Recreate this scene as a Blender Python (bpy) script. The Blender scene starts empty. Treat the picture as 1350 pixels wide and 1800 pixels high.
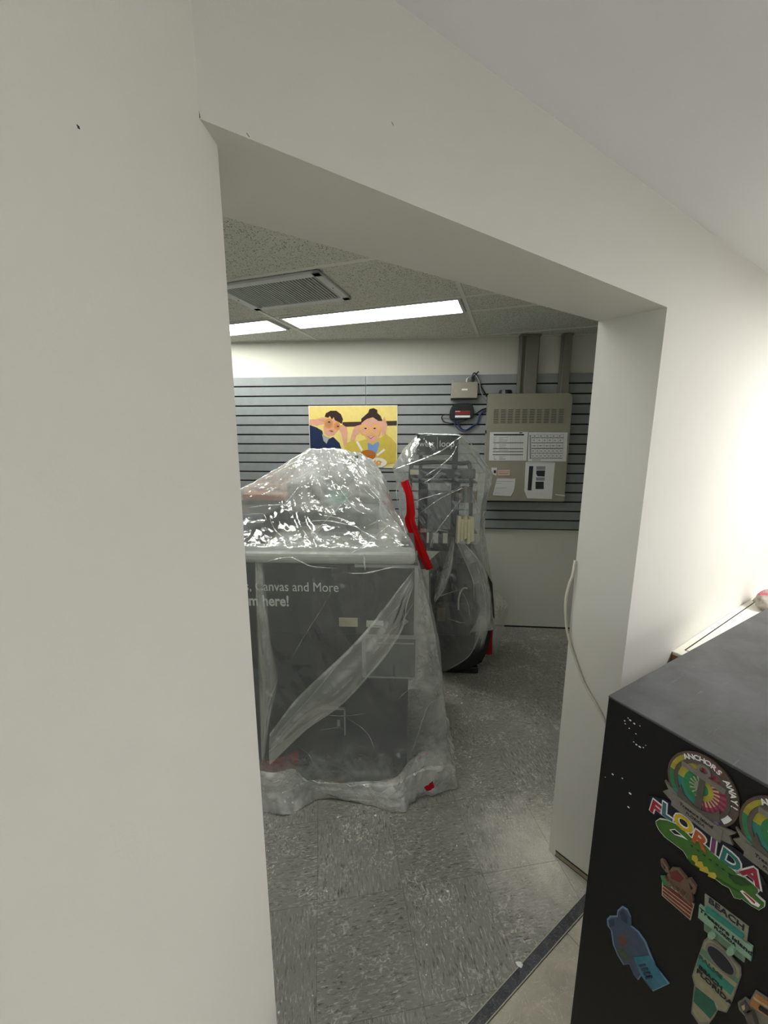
import bpy, bmesh, math, random
from mathutils import Vector, noise, Matrix
random.seed(4)
S = bpy.context.scene
COL = S.collection
R = math.radians

# ------------------------------------------------------------------ camera, world, lights, exposure
CAM_H, F_PX, VP = 1.6, 690.0, 3680.0
TILT = math.atan(F_PX / VP)
cd = bpy.data.cameras.new('camera')
cam = bpy.data.objects.new('camera', cd); COL.objects.link(cam)
cam.location = (0, 0, CAM_H); cam.rotation_euler = (math.pi / 2 - TILT, 0, 0)
cd.sensor_fit = 'HORIZONTAL'; cd.sensor_width = 36; cd.lens = F_PX / 1350 * 36; cd.clip_start = 0.01
S.camera = cam
w = bpy.data.worlds.new('world'); S.world = w; w.use_nodes = True
w.node_tree.nodes['Background'].inputs[0].default_value = (0.86, 0.93, 1.0, 1)
w.node_tree.nodes['Background'].inputs[1].default_value = .75
S.view_settings.view_transform = 'Standard'; S.view_settings.look = 'None'
S.view_settings.gamma = 1; S.view_settings.use_curve_mapping = False
S.view_settings.exposure = 0.40
S.cycles.transparent_max_bounces = 24
L_BACK = 13.0      # emission of the lenses of the back room lights
L_FRONT = 26.0      # emission of the lenses of the front room lights
pl = bpy.data.lights.new('window_daylight', 'AREA'); pl.shape = 'RECTANGLE'; pl.size = 3.4; pl.size_y = 1.5; pl.cycles.is_portal = True
po = bpy.data.objects.new('window_daylight', pl); COL.objects.link(po); po.location = (1.6, -2.47, 1.35); po.rotation_euler = (R(90), 0, 0)   # portal: daylight coming in through the shop window
CH_B, CH_F, DOOR_H = 2.36, 2.185, 1.949

# ------------------------------------------------------------------ measuring: from a sight line to a real plane
def ray(x, y):
    a = (x - 675) / F_PX; b = (900 - y) / F_PX
    c, s = math.cos(TILT), math.sin(TILT)
    return Vector((a, c + b * s, -s + b * c))
EYE = Vector((0, 0, CAM_H))
def at_h(x, y, h):
    r = ray(x, y); return EYE + r * ((h - CAM_H) / r.z)
def at_y(x, y, d):
    r = ray(x, y); return EYE + r * (d / r.y)
class Plane:
    """vertical plane: local X along it to the viewer's right, Z up, -Y toward the viewer"""
    def __init__(s, o, rz):
        s.o = Vector((o[0], o[1], 0)); s.rz = rz
        s.u = Vector((math.cos(rz), math.sin(rz), 0)); s.n = Vector((math.sin(rz), -math.cos(rz), 0))
    def uv(s, x, y, off=0.0):
        r = ray(x, y); o = s.o + s.n * off
        t = (o - EYE).dot(s.n) / r.dot(s.n); p = EYE + r * t
        return ((p - s.o).dot(s.u), p.z)
    def pt(s, u, v, off=0.0):
        p = s.o + s.u * u + s.n * off; return Vector((p.x, p.y, v))

# ------------------------------------------------------------------ materials
def hexc(h):
    h = h.lstrip('#'); v = [int(h[i:i + 2], 16) / 255 for i in (0, 2, 4)]
    return tuple((c / 12.92 if c <= .04045 else ((c + .055) / 1.055) ** 2.4) for c in v) + (1,)
class NT:
    def __init__(s, name):
        s.m = bpy.data.materials.new(name); s.m.use_nodes = True; s.t = s.m.node_tree
        s.t.nodes.clear(); s.out = s.t.nodes.new('ShaderNodeOutputMaterial')
    def n(s, typ, ins=None, **kw):
        nd = s.t.nodes.new(typ)
        for k, v in kw.items(): setattr(nd, k, v)
        for k, v in (ins or {}).items():
            if isinstance(v, bpy.types.NodeSocket): s.t.links.new(v, nd.inputs[k])
            else: nd.inputs[k].default_value = v
        return nd
    def ramp(s, fac, stops, interp='LINEAR'):
        nd = s.n('ShaderNodeValToRGB', {0: fac}); e = nd.color_ramp.elements; nd.color_ramp.interpolation = interp
        while len(e) > 1: e.remove(e[-1])
        e[0].position = stops[0][0]; e[0].color = stops[0][1]
        for p, c in stops[1:]:
            q = e.new(p); q.color = c
        return nd.outputs[0]
    def math(s, op, a, b=0.0, c=None):
        ins = {0: a, 1: b}
        if c is not None: ins[2] = c
        return s.n('ShaderNodeMath', ins, operation=op).outputs[0]
    def mix(s, f, a, b):
        nd = s.n('ShaderNodeMix', data_type='RGBA')
        for k, v in ((0, f), (6, a), (7, b)):
            if isinstance(v, bpy.types.NodeSocket): s.t.links.new(v, nd.inputs[k])
            else: nd.inputs[k].default_value = v
        return nd.outputs[2]
    def noise(s, vec, scale, detail=3, rough=.5, dist=0):
        return s.n('ShaderNodeTexNoise', {'Vector': vec, 'Scale': scale, 'Detail': detail, 'Roughness': rough, 'Distortion': dist})
    def done(s, sh):
        s.t.links.new(sh, s.out.inputs[0]); return s.m
_mc = {}
def mat(name, col, rough=.5, metal=0, var=.06, scale=30, bump=0.0, bscale=200, spec=.5, emit=0):
    if name in _mc: return _mc[name]
    t = NT(name); c = hexc(col) if isinstance(col, str) else tuple(col) + (1,)
    co = t.n('ShaderNodeTexCoord').outputs['Object']
    nz = t.noise(co, scale, 3)
    lo = tuple(x * (1 - var) for x in c[:3]) + (1,); hi = tuple(min(1, x * (1 + var)) for x in c[:3]) + (1,)
    b = t.ramp(nz.outputs[0], [(.3, lo), (.7, hi)])
    p = t.n('ShaderNodeBsdfPrincipled', {'Base Color': b, 'Roughness': rough, 'Metallic': metal, 'Specular IOR Level': spec})
    if emit:
        p.inputs['Emission Color'].default_value = c; p.inputs['Emission Strength'].default_value = emit
    if bump:
        bn = t.n('ShaderNodeBump', {'Height': t.noise(co, bscale, 3).outputs[0], 'Strength': bump, 'Distance': .002})
        t.t.links.new(bn.outputs[0], p.inputs['Normal'])
    _mc[name] = t.done(p.outputs[0]); return _mc[name]

M_wall = mat('wall_paint', '#deddd6', .62, var=.012, scale=3, bump=.12, bscale=260, spec=.3)
M_ceilf = mat('ceiling_paint_front', '#ededf0', .8, var=.01, scale=3, bump=.06, bscale=200, spec=.2)
M_wallb = mat('wall_paint_back_room', '#c9cabf', .7, var=.015, scale=4, bump=.15, bscale=180, spec=.25)
M_slat = mat('slat_laminate', '#8d9292', .4, var=.05, scale=20, spec=.4)
M_dark = mat('dark_groove', '#0b0c0d', .7)
M_tee = mat('ceiling_tee', '#dcddd4', .5, var=.02)
M_vent = mat('vent_enamel', '#bcc0bf', .4, var=.02)
M_ventd = mat('vent_shadow_duct', '#3c3f40', .7)
M_metalg = mat('grey_enamel', '#8a8979', .45, var=.03, scale=8, bump=.08)
M_duct = mat('duct_enamel', '#75756b', .5, var=.03)
M_paper = mat('paper', '#c9cbc9', .8, var=.03, scale=40)
M_ink = mat('ink', '#23252b', .8)
M_inkg = mat('ink_grey', '#7f828a', .8)
M_pink = mat('pinkish_label', '#c9a99a', .7)
M_silver = mat('brushed_silver', '#a09c8e', .35, metal=.4, var=.03)
M_blackp = mat('black_plastic', '#1b1d22', .35)
M_redl = mat('red_label', '#7a2222', .5)
M_white = mat('white_print', '#e9ebe8', .6, var=.02)
M_blackc = mat('black_cable', '#101114', .4)
M_bluec = mat('blue_cable', '#2d3d66', .4)
M_greyc = mat('grey_cable', '#9fa4a8', .4)
M_whitec = mat('white_cable', '#cfcdbd', .4)
M_tape = mat('red_tape', '#d80d18', .3, var=.12, scale=12, bump=.5, bscale=60)
M_kblack = mat('kiosk_charcoal', '#32383b', .45, var=.06, scale=12)
M_kgrey = mat('kiosk_light_frame', '#a4a8a4', .4, var=.02)
M_kmid = mat('kiosk_mid_grey', '#6a6f70', .4)
M_screen = mat('switched_off_screen', '#1a2022', .12, spec=.6)
M_counter = mat('kiosk_counter', '#b4b7b2', .3, var=.03)
M_orange = mat('orange_print', '#c47a4a', .6)
M_green = mat('green_print', '#3f9a86', .5)
M_pack = mat('pale_packet', '#c9c6a6', .5)
M_cream = mat('cream_ledge', '#ece9dc', .35, var=.015, scale=6)
M_wood = mat('tan_wood', '#a47a55', .5, var=.15, scale=14)
M_cloth = mat('grey_cloth', '#a39b93', .85, var=.1, scale=30, bump=.4)
M_clothp = mat('pink_cloth', '#b8616b', .85, var=.1)
M_brown = mat('mdf_skirting', '#9a8e78', .8, var=.12, scale=60)
M_scuff = mat('scuff', '#3a3630', .9)

def m_emit(name, col, k):
    t = NT(name)
    co = t.n('ShaderNodeTexCoord').outputs['Object']
    nz = t.n('ShaderNodeTexNoise', {'Vector': co, 'Scale': 60.0})
    c = t.ramp(nz.outputs[0], [(.3, tuple(x * .97 for x in col) + (1,)), (.7, tuple(col) + (1,))])
    e = t.n('ShaderNodeEmission', {'Color': c, 'Strength': k}); return t.done(e.outputs[0])
M_lens = m_emit('light_lens', (1, 1, .95), L_BACK)
M_lensf = m_emit('light_lens_front', (1, .985, .955), L_FRONT)

def m_ceiling_tile():
    t = NT('acoustic_tile'); co = t.n('ShaderNodeTexCoord').outputs['Object']
    v = t.n('ShaderNodeTexVoronoi', {'Vector': co, 'Scale': 95.0, 'Randomness': 1.0}); n2 = t.noise(co, 60, 2)
    sp = t.math('LESS_THAN', t.math('ADD', v.outputs['Distance'], t.math('MULTIPLY', n2.outputs[0], -.55)), -.02)
    fis = t.noise(co, 150, 2, .6, 1.5)
    sp2 = t.math('LESS_THAN', fis.outputs[0], .385)
    hole = t.math('MAXIMUM', sp, sp2)
    c = t.mix(hole, hexc('#d6d7cd'), hexc('#8f9087'))
    p = t.n('ShaderNodeBsdfPrincipled', {'Base Color': c, 'Roughness': .9, 'Specular IOR Level': .1})
    b = t.n('ShaderNodeBump', {'Height': hole, 'Strength': .5, 'Distance': .002}, invert=True)
    t.t.links.new(b.outputs[0], p.inputs['Normal']); return t.done(p.outputs[0])
M_tile = m_ceiling_tile()

GRIDROT = R(-9)
def m_vinyl():
    t = NT('streaked_vinyl_tile'); co = t.n('ShaderNodeTexCoord').outputs['Object']
    rot = t.n('ShaderNodeMapping', {'Vector': co, 'Rotation': (0, 0, GRIDROT), 'Location': (.06, .1, 0)}).outputs[0]
    sep = t.n('ShaderNodeSeparateXYZ', {0: rot})
    T = .305
    ix = t.math('FLOOR', t.math('DIVIDE', sep.outputs[0], T)); iy = t.math('FLOOR', t.math('DIVIDE', sep.outputs[1], T))
    par = t.math('MODULO', t.math('ABSOLUTE', t.math('ADD', ix, iy)), 2.0)
    def streak(sx, sy, sc, thr, w_):
        mp = t.n('ShaderNodeMapping', {'Vector': rot, 'Scale': (sx, sy, 1)}).outputs[0]
        nn = t.noise(mp, sc, 4, .62, .6)
        return t.n('ShaderNodeMapRange', {0: nn.outputs[0], 1: thr, 2: thr + w_, 3: 0.0, 4: 1.0}).outputs[0]
    wa = streak(6, 1.3, 30, .55, .12); wb = streak(1.3, 6, 30.5, .55, .12)
    da = streak(6, 1.3, 25, .54, .12); db = streak(1.3, 6, 25.5, .54, .12)
    def sel(a, b): return t.math('ADD', t.math('MULTIPLY', a, t.math('SUBTRACT', 1.0, par)), t.math('MULTIPLY', b, par))
    W = sel(wa, wb); D = sel(da, db)
    dens = t.n('ShaderNodeMapRange', {0: t.noise(co, 4.5, 4, .6).outputs[0], 1: .38, 2: .62, 3: .45, 4: 1.0}).outputs[0]; W = t.math('MULTIPLY', W, dens); D = t.math('MULTIPLY', D, dens)
    seed = t.n('ShaderNodeTexWhiteNoise', {0: t.n('ShaderNodeCombineXYZ', {0: ix, 1: iy}).outputs[0]}).outputs['Value']
    base = t.ramp(seed, [(0, hexc('#7f7f78')), (1, hexc('#868680'))])
    big = t.noise(co, 3.2, 4, .6)
    base = t.mix(t.n('ShaderNodeMapRange', {0: big.outputs[0], 1: .4, 2: .65, 3: 0.0, 4: .45}).outputs[0], base, hexc('#9b998f'))
    c = t.mix(t.math('MULTIPLY', D, .95), base, hexc('#3c3b38'))
    c = t.mix(t.math('MULTIPLY', W, .8), c, hexc('#cdcac0'))
    # ground-in plaster dust: scattered specks and scuffed patches
    pat = t.noise(co, 5, 5, .7); sc = t.noise(co, 45, 4, .7, 2.0)
    scm = t.math('MULTIPLY', t.n('ShaderNodeMapRange', {0: pat.outputs[0], 1: .47, 2: .62}).outputs[0], t.n('ShaderNodeMapRange', {0: sc.outputs[0], 1: .53, 2: .62}).outputs[0])
    c = t.mix(t.math('MULTIPLY', scm, .8), c, hexc('#dedbce'))
    vo = t.n('ShaderNodeTexVoronoi', {'Vector': co, 'Scale': 26.0}); sm = t.math('LESS_THAN', vo.outputs['Distance'], .045)
    c = t.mix(sm, c, hexc('#ecebe2'))
    # pile of fine white dust swept against the foot of the door jamb
    dv = t.n('ShaderNodeVectorMath', {0: co, 1: (0.63, 1.26, 0)}, operation='DISTANCE').outputs['Value']
    dn = t.math('ADD', dv, t.math('MULTIPLY', t.math('SUBTRACT', t.noise(co, 14, 5, .65).outputs[0], .5), .34))
    dm = t.n('ShaderNodeMapRange', {0: dn, 1: .02, 2: .3, 3: .9, 4: 0.0}).outputs[0]
    gr = t.noise(co, 260, 2)
    c = t.mix(t.math('MULTIPLY', dm, t.n('ShaderNodeMapRange', {0: gr.outputs[0], 1: .25, 2: .6, 3: .55, 4: 1.0}).outputs[0]), c, hexc('#e2dfd2'))
    # joints
    fx = t.math('FRACT', t.math('DIVIDE', sep.outputs[0], T)); fy = t.math('FRACT', t.math('DIVIDE', sep.outputs[1], T))
    j = t.math('MAXIMUM', t.math('LESS_THAN', fx, .006), t.math('LESS_THAN', fy, .006))
    c = t.mix(t.math('MULTIPLY', j, .55), c, hexc('#55534e'))
    p = t.n('ShaderNodeBsdfPrincipled', {'Base Color': c, 'Roughness': t.n('ShaderNodeMapRange', {0: big.outputs[0], 1: .3, 2: .7, 3: .32, 4: .55}).outputs[0], 'Specular IOR Level': .45})
    b = t.n('ShaderNodeBump', {'Height': W, 'Strength': .25, 'Distance': .001}); t.t.links.new(b.outputs[0], p.inputs['Normal'])
    return t.done(p.outputs[0])
M_vinyl = m_vinyl()
def m_marble(name, a, b, crack, sc=6):
    t = NT(name); co = t.n('ShaderNodeTexCoord').outputs['Object']
    n1 = t.noise(co, sc, 6, .62, 1.2); c = t.ramp(n1.outputs[0], [(.35, hexc(a)), (.62, hexc(b))])
    n2 = t.noise(co, sc * 2.2, 5, .6, 2.4)
    v = t.math('LESS_THAN', t.math('ABSOLUTE', t.math('SUBTRACT', n2.outputs[0], .5)), .006)
    c = t.mix(t.math('MULTIPLY', v, .5), c, hexc(crack))
    p = t.n('ShaderNodeBsdfPrincipled', {'Base Color': c, 'Roughness': .35}); return t.done(p.outputs[0])
M_strip = m_marble('dark_threshold_stone', '#34363b', '#4b4d52', '#b0b0ae', 14)
M_trav = m_marble('travertine_tile', '#a39d8e', '#c3bdac', '#e2ddcf', 5)
M_grout = mat('grout', '#b5b1a3', .9)

def m_top():
    t = NT('fridge_top_enamel'); co = t.n('ShaderNodeTexCoord').outputs['Object']
    n1 = t.noise(co, 6, 5, .65, .5); c = t.ramp(n1.outputs[0], [(.38, hexc('#3a3b3d')), (.68, hexc('#55565a'))])
    mp = t.n('ShaderNodeMapping', {'Vector': co, 'Scale': (1, 14, 1), 'Rotation': (0, 0, .5)}).outputs[0]
    n2 = t.noise(mp, 9, 4, .7); k = t.n('ShaderNodeMapRange', {0: n2.outputs[0], 1: .62, 2: .7, 3: 0.0, 4: .35}).outputs[0]
    c = t.mix(k, c, hexc('#77777a'))
    p = t.n('ShaderNodeBsdfPrincipled', {'Base Color': c, 'Roughness': .42, 'Specular IOR Level': .5})
    return t.done(p.outputs[0])
M_ftop = m_top()
M_fside = mat('fridge_black_side', '#141414', .5, var=.12, scale=40, bump=.15, bscale=300, spec=.3)

def m_plastic(name, base=.07, edge=.55, rough=.075, gloss=2.0, bscale=9, bs=1.25, tint=(.93, .95, .92), strip=False):
    """thin clear polythene: clear where it lies flat, milky where it is creased or doubled (haze), glossy all over"""
    t = NT(name); co = t.n('ShaderNodeTexCoord').outputs['Object']
    hz = t.n('ShaderNodeAttribute', attribute_name='haze').outputs['Fac']
    n1 = t.noise(co, bscale, 4, .55, 1.0)
    vv = t.mix(.03, co, n1.outputs['Color'])
    def facets(sc, rot, sq):
        mp = t.n('ShaderNodeMapping', {'Vector': vv, 'Rotation': rot, 'Scale': sq}).outputs[0]
        return t.n('ShaderNodeTexVoronoi', {'Vector': mp, 'Scale': sc}, distance='MANHATTAN').outputs['Distance']
    h = t.math('ADD', t.math('ADD', facets(bscale, (.4, .3, .7), (1, 1, .7)), t.math('MULTIPLY', facets(bscale * 2.4, (1.1, .2, .3), (1, 1, .55)), .42)), t.math('MULTIPLY', facets(bscale * 6, (.2, 1.3, .9), (1, 1, .8)), .14))
    b = t.n('ShaderNodeBump', {'Height': h, 'Strength': t.math('MINIMUM', t.math('ADD', .07, t.math('MULTIPLY', hz, bs)), 1.0), 'Distance': .016}).outputs[0]
    lw = t.n('ShaderNodeLayerWeight', {'Blend': .45}).outputs['Facing']
    cl = t.n('ShaderNodeMapRange', {0: t.noise(co, 7, 4, .6, .8).outputs[0], 1: .38, 2: .66, 3: .55, 4: 1.4}).outputs[0]
    fac = t.math('ADD', t.math('ADD', base, t.math('MULTIPLY', hz, cl)), t.math('MULTIPLY', t.math('POWER', lw, 2.5), edge))
    fac = t.math('MINIMUM', fac, .93)
    tr = t.n('ShaderNodeBsdfTransparent', {0: (.97, .98, .97, 1)})
    df = t.n('ShaderNodeBsdfDiffuse', {'Color': tint + (1,)}); tl = t.n('ShaderNodeBsdfTranslucent', {'Color': tint + (1,)})
    body = t.n('ShaderNodeMixShader', {0: .4, 1: df.outputs[0], 2: tl.outputs[0]})
    m1 = t.n('ShaderNodeMixShader', {0: fac, 1: tr.outputs[0], 2: body.outputs[0]})
    gl = t.n('ShaderNodeBsdfGlossy', {'Roughness': rough, 'Color': (1, 1, 1, 1), 'Normal': b})
    fr = t.n('ShaderNodeFresnel', {'IOR': 1.5, 'Normal': b}).outputs[0]
    gf = t.math('MINIMUM', t.math('MULTIPLY', fr, gloss), .6)
    if strip: gf = t.math('MULTIPLY', gf, t.math('MINIMUM', t.math('MULTIPLY', hz, 5.0), 1.0))
    m2 = t.n('ShaderNodeMixShader', {0: gf, 1: m1.outputs[0], 2: gl.outputs[0]})
    return t.done(m2.outputs[0])
M_poly = m_plastic('clear_polythene')
M_poly2 = m_plastic('clear_polythene_back', .05)
M_polyf = m_plastic('folded_polythene', 0.0, .1, .12, strip=True, bscale=5, bs=.3)
M_crease = m_plastic('polythene_crease', .0, .0, .16, 3.0, strip=True)

# ------------------------------------------------------------------ mesh helpers
def link(name, bm, mats, parent=None, smooth=False, loc=None, rz=0):
    me = bpy.data.meshes.new(name)
    bmesh.ops.recalc_face_normals(bm, faces=bm.faces[:])
    bm.to_mesh(me); bm.free()
    for m in (mats if isinstance(mats, (list, tuple)) else [mats]): me.materials.append(m)
    if smooth:
        for p in me.polygons: p.use_smooth = True
    o = bpy.data.objects.new(name, me); COL.objects.link(o)
    if parent: o.parent = parent
    if loc is not None: o.location = loc
    o.rotation_euler.z = rz
    return o
def tag(o, label=None, cat=None, group=None, kind=None):
    if label: o['label'] = label
    if cat: o['category'] = cat
    if group: o['group'] = group
    if kind: o['kind'] = kind
    return o
def empty(name, loc, rz=0, **k):
    o = bpy.data.objects.new(name, None); COL.objects.link(o); o.location = loc; o.rotation_euler.z = rz
    o.empty_display_size = .05; return tag(o, **k)
def box(bm, x0, x1, y0, y1, z0, z1, mi=0, bev=0):
    b2 = bmesh.new(); bmesh.ops.create_cube(b2, size=1)
    for v in b2.verts: v.co = Vector(((x0 + x1) / 2 + v.co.x * (x1 - x0), (y0 + y1) / 2 + v.co.y * (y1 - y0), (z0 + z1) / 2 + v.co.z * (z1 - z0)))
    if bev: bmesh.ops.bevel(b2, geom=b2.edges[:], offset=bev, segments=3, profile=.5, affect='EDGES')
    merge(bm, b2, mi)
def merge(bm, b2, mi=None):
    mp = {v: bm.verts.new(v.co) for v in b2.verts}
    for f in b2.faces:
        try: g = bm.faces.new([mp[v] for v in f.verts]); g.material_index = f.material_index if mi is None else mi
        except ValueError: pass
    b2.free()
def BX(*a, **k):
    bm = bmesh.new(); box(bm, *a, **k); return bm
def prism(bm, pts, y0, y1, mi=0):
    """pts in the X-Z plane, extruded from y0 (front, smaller) to y1"""
    a = [bm.verts.new((p[0], y0, p[1])) for p in pts]; b = [bm.verts.new((p[0], y1, p[1])) for p in pts]
    f = bm.faces.new(a); g = bm.faces.new(b[::-1]); fs = [f, g]
    for i in range(len(pts)):
        j = (i + 1) % len(pts); fs.append(bm.faces.new((a[i], b[i], b[j], a[j])))
    for q in fs: q.material_index = mi
def slab(bm, pts, z0, z1, mi=0):
    a = [bm.verts.new((p[0], p[1], z0)) for p in pts]; b = [bm.verts.new((p[0], p[1], z1)) for p in pts]
    fs = [bm.faces.new(a[::-1]), bm.faces.new(b)]
    for i in range(len(pts)):
        j = (i + 1) % len(pts); fs.append(bm.faces.new((a[i], a[j], b[j], b[i])))
    for q in fs: q.material_index = mi
def catmull(pts, n):
    P = [Vector(p) for p in pts]; P = [P[0] * 2 - P[1]] + P + [P[-1] * 2 - P[-2]]; out = []
    for i in range(1, len(P) - 2):
        for k in range(n):
            t = k / n; a, b, c, d = P[i - 1:i + 3]
            out.append(.5 * ((2 * b) + (c - a) * t + (2 * a - 5 * b + 4 * c - d) * t * t + (3 * b - a - 3 * c + d) * t ** 3))
    out.append(P[-2]); return out
def tube(bm, pts, r, seg=8, mi=0, n=6):
    C = catmull(pts, n) if n > 1 else [Vector(p) for p in pts]; rings = []
    up = Vector((0, 0, 1))
    for i, p in enumerate(C):
        t = (C[min(i + 1, len(C) - 1)] - C[max(i - 1, 0)]).normalized()
        if abs(t.dot(up)) > .9: up = Vector((1, 0, 0)) if abs(t.x) < .9 else Vector((0, 1, 0))
        a = t.cross(up).normalized(); b = t.cross(a)
        up = b.cross(t) if False else up
        rings.append([bm.verts.new(p + (a * math.cos(2 * math.pi * k / seg) + b * math.sin(2 * math.pi * k / seg)) * r) for k in range(seg)])
    for i in range(len(rings) - 1):
        for k in range(seg):
            bm.faces.new((rings[i][k], rings[i][(k + 1) % seg], rings[i + 1][(k + 1) % seg], rings[i + 1][k])).material_index = mi
    for q in (rings[0], rings[-1]):
        try: bm.faces.new(q).material_index = mi
        except ValueError: pass
def text(bm, s, size, cx, cz, y, mi=0, off=0.0, rot=0.0, sx=1.0, align='CENTER', ext=.0004, shear=0.0):
    cu = bpy.data.curves.new('t', 'FONT'); cu.body = s; cu.size = size; cu.align_x = align; cu.align_y = 'CENTER'
    cu.offset = off; cu.extrude = ext; cu.resolution_u = 3; cu.shear = shear
    o = bpy.data.objects.new('t', cu); COL.objects.link(o)
    dg = bpy.context.evaluated_depsgraph_get(); dg.update()
    me = bpy.data.meshes.new_from_object(o.evaluated_get(dg))
    b2 = bmesh.new(); b2.from_mesh(me)
    c, sn = math.cos(rot), math.sin(rot)
    for v in b2.verts:
        X = v.co.x * sx; Y = v.co.y
        v.co = Vector((cx + X * c - Y * sn, y - v.co.z, cz + X * sn + Y * c))
    merge(bm, b2, mi)
    bpy.data.objects.remove(o); bpy.data.meshes.remove(me); bpy.data.curves.remove(cu)
def ellipse(cx, cz, a, b, n=32, t0=0, t1=2 * math.pi, rot=0):
    out = []
    for i in range(n):
        t = t0 + (t1 - t0) * i / (n if abs(t1 - t0) > 6.28 else n - 1)
        x, z = a * math.cos(t), b * math.sin(t)
        out.append((cx + x * math.cos(rot) - z * math.sin(rot), cz + x * math.sin(rot) + z * math.cos(rot)))
    return out

# ------------------------------------------------------------------ the setting
P1 = Vector((-.2016, .549)); P0 = Vector((-.425, -2.3)); J = Vector((-.288, .685))
DA = Vector((.836, .549)); DA.normalize()                       # direction of the diagonal doorway wall, front face
FR = Vector((.767, 1.147)); BK = Vector((.651, 1.278))           # foot of the jamb: front and back corner
HL = Vector((-.205, .509)); DB = (BK - J).normalized()
def along(o, d, t): return (o.x + d.x * t, o.y + d.y * t)
bm = bmesh.new(); slab(bm, [P0, P1, J, along(J, DB, -2.9), (-2.75, -2.3)], 0, 2.6)
tag(link('wall_left', bm, M_wall), kind='structure')
bm = bmesh.new()
slab(bm, [along(HL, DA, -.05), (FR.x, FR.y), (BK.x, BK.y), along(J, DB, -.0)], DOOR_H, 2.6)
slab(bm, [(FR.x, FR.y), along(FR, DA, 3.6), along(BK, DB, 3.7), (BK.x, BK.y)], 0, 2.6)
bmesh.ops.remove_doubles(bm, verts=bm.verts[:], dist=1e-5)
tag(link('wall_doorway', bm, M_wall), kind='structure')
FE = along(FR, DA, 3.4)
bm = BX(3.55, 3.7, -2.3, 3.2, 0, 2.6); tag(link('wall_right', bm, M_wall), kind='structure')
bm = BX(-2.75, -.1, -2.45, -2.3, 0, 2.6)
for q in ((3.3, 3.7, 0, 2.6), (-.1, 3.3, 0, .6), (-.1, 3.3, 2.1, 2.6)): box(bm, q[0], q[1], -2.45, -2.3, q[2], q[3])
tag(link('wall_rear', bm, M_wall), kind='structure')
bm = bmesh.new()
for q in ((-.1, -.05, .6, 2.1), (3.25, 3.3, .6, 2.1), (1.575, 1.625, .65, 2.05), (-.05, 3.25, .6, .65), (-.05, 3.25, 2.05, 2.1)): box(bm, q[0], q[1], -2.41, -2.35, q[2], q[3])
tag(link('window_1', bm, M_tee), kind='structure')
# front ceiling, above the camera side only
bm = bmesh.new(); mid0 = along(HL, DA, -.1); mid1 = along(FR, DA, 3.35)
slab(bm, [(-.6, -2.35), (3.6, -2.35), (3.6, mid1[1]), (mid1[0], mid1[1] + .03), (FR.x - .02, FR.y + .03), (mid0[0], mid0[1] + .03)], CH_F, 2.6)
tag(link('ceiling', bm, M_ceilf), kind='structure')
BW = at_h(940, 1103, 0); WALLB = Plane((0, BW.y + BW.x * math.tan(R(4.7))), R(-4.7))
bm = BX(-3.2, 4.2, 0, .12, 0, 2.6)
tag(link('wall_back', bm, M_wallb, loc=WALLB.o, rz=WALLB.rz), kind='structure')
bm = BX(-2.87, -2.75, -1.4, 3.6, 0, 2.6); tag(link('wall_side', bm, M_wallb), kind='structure')
# floors
SU0, SU1 = at_h(822, 1800, 0), at_h(1029, 1571, 0); SL0, SL1 = at_h(855, 1800, 0), at_h(1031, 1600, 0)
du = (SU1 - SU0).normalized(); dl = (SL1 - SL0).normalized()
bm = bmesh.new(); slab(bm, [tuple((SU0 - du * 3.4)[:2]), tuple((SU1 + du * 3.5)[:2]), (4, 4.2), (-3.2, 4.2)], -.05, 0)
tag(link('floor', bm, M_vinyl), kind='structure')
bm = bmesh.new(); slab(bm, [tuple((SU0 - du * 1.6)[:2]), tuple((SU1 + du * 1.1)[:2]), tuple((SL1 + dl * 1.1)[:2]), tuple((SL0 - dl * 1.6)[:2])], -.04, .004)
tag(link('trim_1', bm, M_strip), kind='structure')
bm = bmesh.new(); slab(bm, [tuple((SU0 - du * 3.3)[:2]), tuple((SU1 + du * 3.5)[:2]), (3.7, -2.4), (-1.4, -2.4)], -.06, -.002, 1)
# travertine tiles, grouted: rows laid parallel to the threshold
A = SL0; nrm = Vector((du.y, -du.x, 0)); T = .42
g0 = at_h(1000, 1645, 0); k0 = (g0 - A).dot(dl)
for i in range(-6, 9):
    for j in range(0, 8):
        a0 = k0 + i * T + .003; a1 = k0 + (i + 1) * T - .003; b0 = .003 + j * T; b1 = (j + 1) * T - .003
        pts = [A + dl * a + nrm * b for a, b in ((a0, b0), (a0, b1), (a1, b1), (a1, b0))]
        if all(p.y > -2.3 and -.5 < p.x < 3.6 for p in pts): slab(bm, [tuple(p[:2]) for p in pts], -.002, .0015, 0)
tag(link('floor', bm, [M_trav, M_grout]), kind='structure')
# dusty line of grout along the threshold
bm = bmesh.new()
for a, b, d in ((SU0, SU1, du), (SL0, SL1, dl)):
    n2 = Vector((-d.y, d.x, 0)) * .0011; s0 = a - d * .5; s1 = b + d * .02
    slab(bm, [tuple((s0 - n2)[:2]), tuple((s1 - n2)[:2]), tuple((s1 + n2)[:2]), tuple((s0 + n2)[:2])], 0, .0048)
tag(link('trim_2', bm, M_grout), kind='structure')
# raw board left where the skirting came off the jamb foot
jp = Plane((BK.x, BK.y), math.atan2(FR.y - BK.y, FR.x - BK.x))
bm = bmesh.new(); box(bm, .028, .150, -.0035, .001, .006, .022, 0); box(bm, .026, .153, -.0015, .001, .0, .0065, 1); box(bm, .026, .154, -.0022, .001, .022, .027, 1)
tag(link('baseboard_jamb', bm, [M_brown, M_scuff], loc=jp.o, rz=jp.rz), kind='structure')
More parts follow.
